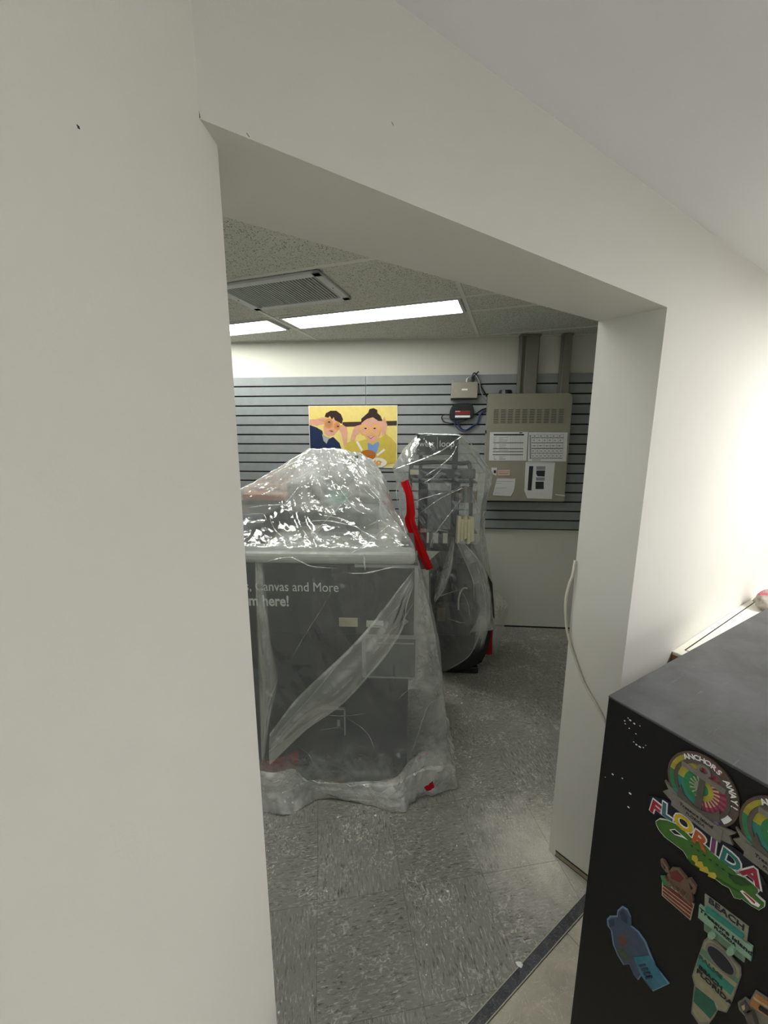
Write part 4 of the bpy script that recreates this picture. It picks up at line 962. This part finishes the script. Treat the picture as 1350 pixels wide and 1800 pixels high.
# ------------------------------------------------------------------ ledge on the doorway wall and the cloth on it
DWP = Plane((FR.x, FR.y), math.atan2(DA.y, DA.x))
lu, lz = DWP.uv(1181, 1144); L_ = 1.5
t = empty('wall_ledge', DWP.pt(lu, 0), DWP.rz, label='long cream topped wooden ledge along the wall behind the black fridge', cat='ledge')
link('cabinet', BX(.0, L_, -.13, -.001, 0, lz - .012), M_wood, t)
b = bmesh.new(); box(b, -.002, L_, -.135, -.001, lz - .014, lz, bev=.004); link('top', b, M_cream, t)
b = bmesh.new(); box(b, .045, L_ - .05, -.0275, -.0235, lz - .001, lz + .0008); box(b, .045, .049, -.13, -.025, lz - .001, lz + .0006); link('groove', b, M_scuff, t)
b = bmesh.new(); box(b, .06, .066, -.09, -.04, lz - .001, lz + .002); link('clip', b, M_cream, t)
b = bmesh.new(); bmesh.ops.create_icosphere(b, subdivisions=4, radius=1)
for v in b.verts:
    q = v.co.copy(); d = 1 + .22 * noise.noise(q * 2.2) + .1 * noise.noise(q * 5)
    v.co = Vector((q.x * .095, q.y * .05, q.z * .046)) * d
for f in b.faces:
    c = f.calc_center_median(); f.material_index = 1 if (c.z > .012 and c.x < .03 and c.x > -.055 and noise.noise(c * 40) > -.25) else 0
tag(link('folded_cloth', b, [M_cloth, M_clothp], smooth=True, loc=DWP.pt(DWP.uv(1347, 1072, .085)[0] + .045, lz + .040, .085), rz=DWP.rz), 'crumpled grey and pink cloth bundle lying on the cream ledge', 'cloth')

# ------------------------------------------------------------------ black fridge
FC = at_h(1070, 1222, 1.03)
t = empty('fridge', (FC.x, FC.y, 0), R(30), label='black fridge covered with souvenir magnets, standing in the right foreground', cat='fridge')
FW, FD, FH = .95, .60, 1.03
# local X = away to the right along the wall, local -Y = toward the camera
b = bmesh.new(); box(b, 0, FW, -FD, 0, .015, FH - .004, 0, bev=.002); link('body', b, M_fside, t)
b = bmesh.new(); box(b, -.0005, FW, -FD, 0.0005, FH - .006, FH, 0, bev=.002); link('top', b, M_ftop, t)
b = bmesh.new(); box(b, .0, FW, -FD - .05, -FD - .004, .05, FH - .01, 0, bev=.006); dr = link('door', b, M_fside, t)
b = bmesh.new(); tube(b, [(.05, -FD - .05, .4), (.05, -FD - .085, .42), (.05, -FD - .085, .75), (.05, -FD - .05, .77)], .009, 8); link('handle', b, M_silver, dr, smooth=True)
for (x, y) in ((.05, -.05), (FW - .05, -.05), (.05, -FD + .05), (FW - .05, -FD + .05)):
    b = bmesh.new(); bmesh.ops.create_cone(b, cap_ends=True, segments=14, radius1=.02, radius2=.018, depth=.017, matrix=Matrix.Translation((x, y, .0085))); link('foot', b, M_blackp, t)
# worn white chips on the side
b = bmesh.new(); FS = Plane((FC.x, FC.y), R(-60)); random.seed(5)
for (x, y, r_) in ((1098, 1267, .0012), (1104, 1262, .001), (1108, 1266, .0016), (1115, 1272, .0016), (1125, 1276, .001), (1099, 1272, .0011), (1106, 1280, .001), (1118, 1290, .0011), (1114, 1304, .001), (1119, 1309, .0016), (1125, 1313, .0018), (1131, 1314, .001), (1077, 1361, .0017), (1094, 1368, .0013), (1108, 1395, .002), (1105, 1419, .0017), (1064, 1366, .0008), (1135, 1310, .0008)):
    u, v = FS.uv(x, y)
    prism(b, [(u + r_ * (1 + random.random() * .9) * math.cos(k * 1.05), v + r_ * .8 * (1 + random.random() * .5) * math.sin(k * 1.05)) for k in range(6)], -.0004, .0002)
ch = link('paint_chips', b, M_white, t); ch.rotation_euler.z = R(-90)

# ------------------------------------------------------------------ magnets: each built flat in its own frame on the fridge side
mz6 = lambda x, y: (1040 + x / 4.355, 1300 + y / 4.355)
mz7 = lambda x, y: (1000 + x / 3.857, 1500 + y / 3.857)
mzc = lambda x, y: (1160 + x / 7.105, 1300 + y / 7.105)
class Mag:
    def __init__(s, name, origin_px, mats, label, cat='magnet', group=None):
        s.name = name; s.mats = mats; s.names = [m.name for m in mats]; s.label = label; s.cat = cat; s.group = group
        s.o = FS.uv(*origin_px); s.b = bmesh.new(); s.parts = []; s.z = .003
    def q(s, pts, tr): return [(lambda a: (a[0] - s.o[0], a[1] - s.o[1]))(FS.uv(*tr(*p), .003)) for p in pts]
    def base(s, pts, tr, mi, th=.003):
        prism(s.b, s.q(pts, tr), -th, 0, mi); s.z = max(s.z, th)
    def lay(s, pts, tr, mi, up=.0004):
        s.z += .00006; prism(s.b, s.q(pts, tr), -s.z - up, -.002, mi); s.z += up if up > .0005 else 0
    def layr(s, pts, mi, up=.0004):
        s.z += .00006; prism(s.b, pts, -s.z - up, -.002, mi)
    def done(s):
        root = link(s.name, s.b, s.mats, loc=FS.pt(s.o[0], s.o[1], .0006), rz=FS.rz); tag(root, s.label, s.cat, s.group); return root
mm = lambda n, c, r=.35: mat('magnet_' + n, c, r, var=.12, scale=90)
MG = dict(yel=mm('yellow', '#a39a35'), grn=mm('green', '#2f7a4c'), teal=mm('teal', '#2e7f72'), red=mm('red', '#8c1f38'), pnk=mm('pink', '#8b4a62'), cream=mm('cream', '#b6a78c'), pew=mm('pewter', '#56504a'), pewl=mm('light_pewter', '#77746b'), pur=mm('purple', '#4a3f66'), lil=mm('lilac', '#8580a3'), blk=M_ink, wht=M_white, org=mm('orange', '#b5582c'), brz=mm('bronze', '#5a4a42'))

def anchor_magnet(dx, dy, sc, label, vis=None):
    """oval 'ANCHORS AWAY!' medallion with anchor, tie-dye centre and ribbon; dx, dy shift in px of the first one"""
    m = Mag('fridge_magnet', (1237 + dx, 1386 + dy), list(MG.values()), label); I = {k: i for i, k in enumerate(MG)}
    tr = lambda x, y: mzc(x, y)
    L_ = FS.uv(*tr(90, 330)); R_ = FS.uv(*tr(1010, 830)); T_ = FS.uv(*tr(330, 140)); B_ = FS.uv(*tr(820, 1055))
    cc = FS.uv(*tr(545, 600)); ra = (R_[0] - L_[0]) / 2; rb = (T_[1] - B_[1]) / 2
    ra = .052 * sc; rb = .062 * sc
    E = lambda f, n=48: ellipse(0, 0, ra * f, rb * f, n)
    prism(m.b, E(1), -.005, 0, I['brz'])
    # coloured outer ring by sectors
    def ringseg(f0, f1, t0, t1, mi, n=8, up=.0004):
        o_ = ellipse(0, 0, ra * f1, rb * f1, n, t0, t1); i_ = ellipse(0, 0, ra * f0, rb * f0, n, t0, t1); prism(m.b, o_ + i_[::-1], -.005 - up, -.003, mi)
    segs = [(130, 175, 'yel'), (175, 215, 'grn'), (88, 130, 'brz'), (215, 235, 'teal'), (60, 88, 'pnk'), (-20, 20, 'brz'), (-40, -20, 'wht'), (-50, -40, 'pur'), (-58, -50, 'lil'), (-66, -58, 'pur'), (-72, -66, 'lil'), (-80, -72, 'pur'), (-95, -80, 'lil'), (20, 60, 'brz')]
    for a0, a1, c in segs: ringseg(.80, .93, R(a0), R(a1), I[c], up=.0003 + (.0002 if c != 'brz' else 0))
    ringseg(.69, .79, 0, 6.28, I['pew'], 40, .0016)
    # tie-dye disc: wedges in rings
    seq = ['grn', 'teal', 'cream', 'teal', 'grn', 'yel', 'grn', 'yel', 'red', 'cream', 'red', 'pnk', 'red', 'cream', 'red', 'pnk', 'cream', 'red', 'yel', 'grn', 'teal', 'cream', 'teal', 'grn']
    N = 48
    for k in range(N):
        a0 = k * 2 * math.pi / N; a1 = (k + 1) * 2 * math.pi / N; side = math.cos(a0) < 0
        for (f0, f1, ring) in ((0.05, .2, 0), (.2, .34, 1), (.34, .5, 2), (.5, .69, 3)):
            if side: c = ('cream' if k % 2 else 'teal', 'cream' if k % 3 == 0 else 'grn', 'grn', 'yel' if math.sin(a0) > .1 else 'teal')[ring]
            else: c = ('grn', 'yel', 'cream' if k % 2 else 'red', 'pnk' if k % 2 else 'red')[ring]
            ringseg(f0, f1, a0, a1, I[c], 2, .0001)
    # anchor
    A1 = lambda pts, c='pewl', up=.0028: prism(m.b, [(x * ra, z * rb) for x, z in pts], -.005 - up, -.003, I[c])
    A1([(-.07, .45), (.07, .45), (.1, -.6), (-.1, -.6)], 'pew'); A1([(-.62, .52), (-.6, .36), (.6, .28), (.62, .44)], 'pewl', .003)
    A1([(-.55, -.25), (-.62, -.6), (-.25, -.8), (.25, -.8), (.62, -.6), (.55, -.25), (.4, -.5), (.1, -.62), (-.1, -.62), (-.4, -.5)], 'pew', .0026)
    for a0 in range(16):
        t0 = a0 * math.pi / 8; t1 = t0 + math.pi / 8 + .02
        prism(m.b, [(ro * math.cos(t) * ra, .6 * rb + ro * math.sin(t) * ra) for ro, t in ((.2, t0), (.2, t1), (.11, t1), (.11, t0))], -.0086, -.004, I['pewl'])
    # lettering on the ring
    for i, ch_ in enumerate('ANCHORS'):
        a0 = R(128 - i * 10.5); text(m.b, ch_, .0125 * sc, ra * .868 * math.cos(a0), rb * .868 * math.sin(a0), -.0058, I['wht'], .0003, a0 - math.pi / 2)
    for i, ch_ in enumerate('AWAY!'):
        a0 = R(46 - i * 10.5); text(m.b, ch_, .0125 * sc, ra * .868 * math.cos(a0), rb * .868 * math.sin(a0), -.0058, I['wht'], .0003, a0 - math.pi / 2)
    root = m.done()
    # ribbon
    b = bmesh.new(); Rb = lambda pts, mi, y: prism(b, [(x * ra, z * rb) for x, z in pts], y, -.002, mi)
    Rb([(-1.02, -.46), (-.6, -.62), (-.6, -1.02), (-1.02, -.84), (-.86, -.67)], 0, -.0075); Rb([(1.02, -.62), (.6, -.72), (.6, -1.12), (1.02, -1.0), (.88, -.8)], 0, -.0075)
    Rb([(-.72, -.66), (.72, -.76), (.72, -1.18), (-.72, -1.08)], 0, -.009)
    text(b, 'Treasure Island', .0085 * sc, 0, -.85 * rb, -.0092, 1, .0001, R(-3), .95); text(b, 'FLORIDA', .007 * sc, 0, -1.0 * rb, -.0092, 1, .0001, R(-3))
    link('ribbon', b, [MG['pewl'], M_ink], root)
    return root
anchor_magnet(-2, -2, 1.08, 'oval ANCHORS AWAY medallion magnet with anchor and tie-dye centre, nearest fridge top')
anchor_magnet(142, 88, 1.08, 'second anchor medallion magnet, half cut off by the right picture edge')

# FLORIDA alligator magnet
gs = dict(base=mm('navy', '#0d1024'), W=M_white, G=mm('gator_green', '#3d6b28'), GD=mm('gator_dark', '#22451c'), Y=mm('belly_yellow', '#b9a636'), c0=mm('letter_red', '#9c1a2c'), c1=mm('letter_blue', '#3b6675'), c2=mm('letter_yellow', '#c9a91e'), c3=mm('letter_orange', '#b2552a'), c4=mm('letter_purple', '#73356e'), c5=mm('letter_teal', '#27726d'), c6=mm('letter_crimson', '#93203a'))
I = {k: i for i, k in enumerate(gs)}
m = Mag('fridge_magnet', mz6(850, 820), list(gs.values()), 'FLORIDA magnet in coloured letters above a long green alligator')
m.base([(435, 430), (560, 455), (700, 545), (900, 700), (1120, 850), (1230, 930), (1340, 1110), (1290, 1128), (1120, 1010), (950, 900), (740, 730), (600, 620), (470, 560)], mz6, I['base'], .0022)
gat = [mz6(*p) for p in [(492, 622), (520, 604), (580, 612), (650, 640), (715, 690), (760, 740), (860, 790), (950, 880), (1050, 960), (1120, 1020)]] + [mz7(*p) for p in [(1120, 128), (1200, 160), (1285, 230), (1290, 262), (1270, 275), (1330, 330), (1328, 362), (1290, 384), (1240, 356), (1170, 305), (1165, 312), (1120, 300), (1088, 235), (1040, 210), (960, 145), (900, 110), (850, 70), (800, 30)]] + [mz6(*p) for p in [(770, 945), (735, 905), (700, 850), (620, 790), (560, 745), (515, 690), (495, 650)]]
ident = lambda x, y: (x, y)
m.base(gat, ident, I['W'], .0034)
cx = sum(p[0] for p in gat) / len(gat); cy = sum(p[1] for p in gat) / len(gat)
def shrink(pts, k=1.3):
    out = []; n = len(pts)
    area = sum(pts[i][0] * pts[(i + 1) % n][1] - pts[(i + 1) % n][0] * pts[i][1] for i in range(n)); sg = 1 if area > 0 else -1
    for i in range(n):
        a = Vector(pts[i - 1]); c = Vector(pts[(i + 1) % n]); d = (c - a).normalized(); nr = Vector((-d.y, d.x)) * sg; out.append((pts[i][0] + nr.x * k, pts[i][1] + nr.y * k))
    return out
m.lay(shrink(gat, 1.3), ident, I['G'], .001)
m.lay([(600, 685), (640, 680), (700, 730), (740, 765), (700, 745), (640, 725)], mz6, I['W']); m.lay([(610, 690), (640, 686), (695, 730), (640, 718)], mz6, I['base'])
for p in ([(775, 880), (810, 890), (800, 925)], [(800, 925), (850, 940), (835, 965)], [(835, 965), (890, 985), (900, 1010)], [(900, 1010), (950, 1020), (945, 1050)]):
    (x0_, y0_), (x1_, y1_), (x2_, y2_) = p; m.lay([(x0_, y0_), (x1_, y0_ + 5), (x1_ + 12, y1_ + 25), (x2_, y2_ + 12), (x0_ - 5, y0_ + 30)], mz6, I['Y'])
m.lay([(1085, 150), (1110, 140), (1180, 160), (1240, 205), (1180, 215), (1130, 200)], mz7, I['GD']); m.lay([(1165, 250), (1180, 245), (1300, 345), (1290, 360), (1240, 335)], mz7, I['W']); m.lay([(1180, 256), (1200, 262), (1270, 325), (1262, 336)], mz7, I['c0'])
for k in range(7): x = 760 + k * 48; y = 800 + k * 36; m.lay([(x, y), (x + 22, y + 10), (x + 16, y + 20)], mz6, I['GD'])
LT = [('F', 490, 525), ('L', 580, 550), ('O', 705, 642), ('R', 830, 770), ('I', 935, 812), ('D', 1065, 922), ('A', 1230, 1035)]
for i, (ch_, x, y) in enumerate(LT):
    u, v = FS.uv(*mz6(x, y), .003); u -= m.o[0]; v -= m.o[1]; rot = R((-6, 4, 0, -6, 2, -4, -8)[i])
    text(m.b, ch_, .040, u, v, -.0030, I['W'], .0030, rot, 1.0, ext=.0012); text(m.b, ch_, .040, u, v, -.0048, I['c%d' % i], .0011, rot, 1.0, ext=.0008)
m.done()

# crab magnet over a striped board
cs = [mm('bronze_shell', '#6f5a4a'), mm('dull_red', '#6b2a26'), MG['grn'], MG['cream'], M_ink]
m = Mag('fridge_magnet', mz7(740, 260), cs, 'brown crab magnet with metal claws above a red striped board')
m.base([(632, 180), (850, 345), (825, 455), (630, 285)], mz7, 3, .0025); m.lay([(640, 195), (842, 350), (820, 442), (638, 282)], mz7, 1)
for k in range(3): m.lay([(636, 215 + k * 24), (838 - k * 6, 372 + k * 22), (837 - k * 6, 378 + k * 22), (636, 221 + k * 24)], mz7, 3)
m.lay([(622, 150), (650, 150), (690, 200), (685, 230), (640, 205)], mz7, 2)
m.base([(670, 140), (700, 95), (750, 100), (800, 160), (835, 250), (850, 320), (800, 290), (740, 240), (690, 190)], mz7, 0, .006)
m.lay([(690, 120), (740, 108), (785, 165), (760, 190), (700, 160)], mz7, 1, .001)
m.base([(628, 35), (650, 45), (680, 95), (690, 130), (665, 120), (635, 80)], mz7, 0, .007); m.base([(800, 170), (830, 165), (868, 220), (860, 268), (820, 250), (795, 210)], mz7, 0, .007)
m.lay([(640, 55), (665, 95), (655, 98)], mz7, 4); m.lay([(822, 190), (850, 230), (835, 240)], mz7, 4)
for k in range(5): x = 650 + k * 38; y = 150 + k * 28; m.lay([(x, y), (x + 8, y), (x + 50, y + 55), (x + 40, y + 55)], mz7, 0, .002)
m.done()

# green beach sign magnet
bs = [mm('sage', '#6c8672'), mm('pale_green', '#86a890'), MG['teal'], M_ink, mm('stone', '#8b8c7c')]
m = Mag('fridge_magnet', mz7(1070, 500), bs, 'pale green BEACH sign magnet of stacked boards, right of the crab')
m.base([(922, 275), (1218, 500), (1190, 740), (918, 520)], mz7, 4, .003); m.base([(918, 455), (1195, 665), (1190, 740), (918, 520)], mz7, 0, .0036)
m.base([(888, 345), (1248, 632), (1238, 725), (880, 430)], mz7, 1, .0055); m.lay([(938, 350), (980, 380), (1190, 545), (1185, 570), (960, 400), (935, 390)], mz7, 2, .003)
def mtext(m, s, px, size, mi, y, rot=0, off=.0004, sx=1): u, v = FS.uv(*px, .004); text(m.b, s, size, u - m.o[0], v - m.o[1], y, mi, off, rot, sx)
mtext(m, 'BEACH', mz7(1065, 410), .017, 3, -.0035, R(2)); mtext(m, 'Treasure Island', mz7(1060, 520), .0115, 3, -.0058, R(0), sx=1.1); mtext(m, 'FLORIDA', mz7(1060, 555), .008, 3, -.0058, R(0))
for (x, y) in ((980, 540), (1110, 645)): m.lay([(x + 28 * math.cos(k * .7), y + 28 * math.sin(k * .7)) for k in range(9)], mz7, 1, .002)
m.done()

# flip-flop / bottle opener magnet
fs = [MG['teal'], mm('wave_green', '#4d7a66'), MG['pewl'], M_ink, mm('sand', '#8f8b72'), mm('deep_green', '#1f5a4a')]
m = Mag('fridge_magnet', mz7(1000, 850), fs, 'green beach scene bottle opener magnet with an oval hole')
out_ = [(945, 565), (1010, 600), (1165, 770), (1168, 830), (1110, 1000), (1070, 1080), (1010, 1062), (985, 1110), (950, 1157), (880, 1157), (830, 1080), (850, 890), (835, 830), (870, 720), (915, 590)]
m.base(out_, mz7, 2, .003); m.lay([(1000 + (x - 1000) * .94, 850 + (y - 850) * .95) for x, y in out_], mz7, 4)
m.lay([(905, 640), (1150, 850), (1140, 880), (892, 680)], mz7, 1); m.lay([(885, 700), (1125, 905), (1100, 960), (868, 760)], mz7, 0); m.lay([(860, 900), (985, 1000), (1005, 1060), (960, 1120), (845, 1000)], mz7, 5)
m.base([(1033 + 125 * math.cos(k * .3) * .8 - 60 * math.sin(k * .3) * .5, 720 + 125 * math.cos(k * .3) * .85 + 75 * math.sin(k * .3) * .6) for k in range(21)], mz7, 2, .0045)
m.lay([(1033 + 105 * math.cos(k * .3) * .8 - 42 * math.sin(k * .3) * .5, 720 + 105 * math.cos(k * .3) * .85 + 52 * math.sin(k * .3) * .6) for k in range(21)], mz7, 3, .0018)
mtext(m, 'PALMS', mz7(960, 770), .013, 5, -.0045, 0); mtext(m, 'BEACH', mz7(960, 840), .012, 3, -.0045, 0); mtext(m, 'FLORIDA', mz7(985, 905), .014, 3, -.0045, 0)
m.done()

# blue rounded magnet with a tail plate
bl = [mm('slate_blue', '#3a4a63'), mm('dark_blue', '#26344c'), mm('plate_blue', '#2f6f86'), mm('rim_blue', '#6f87a5'), mm('warm_patch', '#5a3f36'), mm('moss', '#3c4a3a')]
m = Mag('fridge_magnet', mz7(420, 630), bl, 'blue rounded sea creature magnet with a long tail plate, lowest on the left')
out_ = [(258, 445), (275, 425), (325, 425), (330, 385), (360, 358), (395, 380), (418, 430), (420, 490), (470, 530), (520, 600), (560, 700), (590, 770), (680, 885), (572, 935), (535, 890), (490, 830), (470, 860), (440, 820), (410, 750), (370, 755), (330, 690), (300, 620), (285, 520), (262, 490)]
m.base(out_, mz7, 3, .003); m.lay([(430 + (x - 430) * .93, 640 + (y - 640) * .965) for x, y in out_], mz7, 0)
m.lay([(345, 400), (370, 380), (400, 430), (400, 480), (360, 450)], mz7, 1); m.lay([(268, 450), (310, 440), (310, 490), (280, 500)], mz7, 1)
m.lay([(330, 560), (380, 540), (405, 590), (380, 640), (335, 610)], mz7, 4); m.lay([(320, 630), (380, 650), (420, 720), (380, 735), (340, 690)], mz7, 5)
m.lay([(440, 700), (545, 690), (665, 880), (575, 922), (490, 820)], mz7, 2, .001)
for k in range(4): m.lay([(478 + k * 16, 752 + k * 27), (520 + k * 16, 744 + k * 27), (524 + k * 16, 754 + k * 27), (483 + k * 16, 762 + k * 27)], mz7, 1, .001)
m.done()

# orange sign magnet cut off at the corner
os_ = [mm('sign_orange', '#a8743f'), MG['pewl'], M_ink, MG['pew'], MG['cream']]
m = Mag('fridge_magnet', mz7(1290, 1060), os_, 'orange signpost magnet in the bottom right corner of the picture')
m.base([(1145, 1010), (1195, 975), (1225, 1000), (1265, 930), (1420, 1030), (1420, 1200), (1240, 1160), (1200, 1110), (1155, 1060)], mz7, 1, .003)
m.lay([(1232, 1010), (1270, 945), (1415, 1040), (1415, 1150), (1240, 1030)], mz7, 0, .002); m.lay([(1255, 965), (1400, 1060), (1400, 1075), (1262, 985)], mz7, 4)
m.lay([(1160, 1020), (1195, 990), (1230, 1040), (1200, 1080)], mz7, 3, .002); m.lay([(1180, 1020), (1200, 1010), (1205, 1040), (1190, 1050)], mz7, 4, .002); m.lay([(1300, 1020), (1400, 1085), (1400, 1097), (1305, 1035)], mz7, 2, .003)
m.lay([(1210, 1070), (1260, 1060), (1290, 1150), (1240, 1150)], mz7, 3, .002)
m.done()

# ------------------------------------------------------------------ small wall marks
WL = Plane((P0.x, P0.y), math.atan2(P1.y - P0.y, P1.x - P0.x))
b = bmesh.new(); u, v = WL.uv(137, 223); prism(b, [(u - .0012, v + .0008), (u + .001, v + .001), (u + .0014, v - .0006), (u - .0002, v - .0012)], -.0004, .0002)
o = link('trim_5', b, M_scuff, loc=WL.o, rz=WL.rz); tag(o, kind='structure')
HP = Plane((HL.x, HL.y), math.atan2(DA.y, DA.x))
b = bmesh.new(); q = [HP.uv(x, y) for x, y in ((345.5, 190), (349, 193), (352, 207), (349, 209), (347, 203))]; prism(b, q, -.0006, .0004)
o = link('trim_6', b, M_scuff, loc=HP.o, rz=HP.rz); tag(o, kind='structure')
for (x, y) in ((436, 238), (690, 218)):
    b = bmesh.new(); u, v = HP.uv(x, y); prism(b, [(u - .002, v + .0016), (u - .001, v + .002), (u + .002, v - .001), (u + .001, v - .0016)], -.0004, .0003)
    o = link('trim_7', b, M_metalg, loc=HP.o, rz=HP.rz); tag(o, kind='structure')
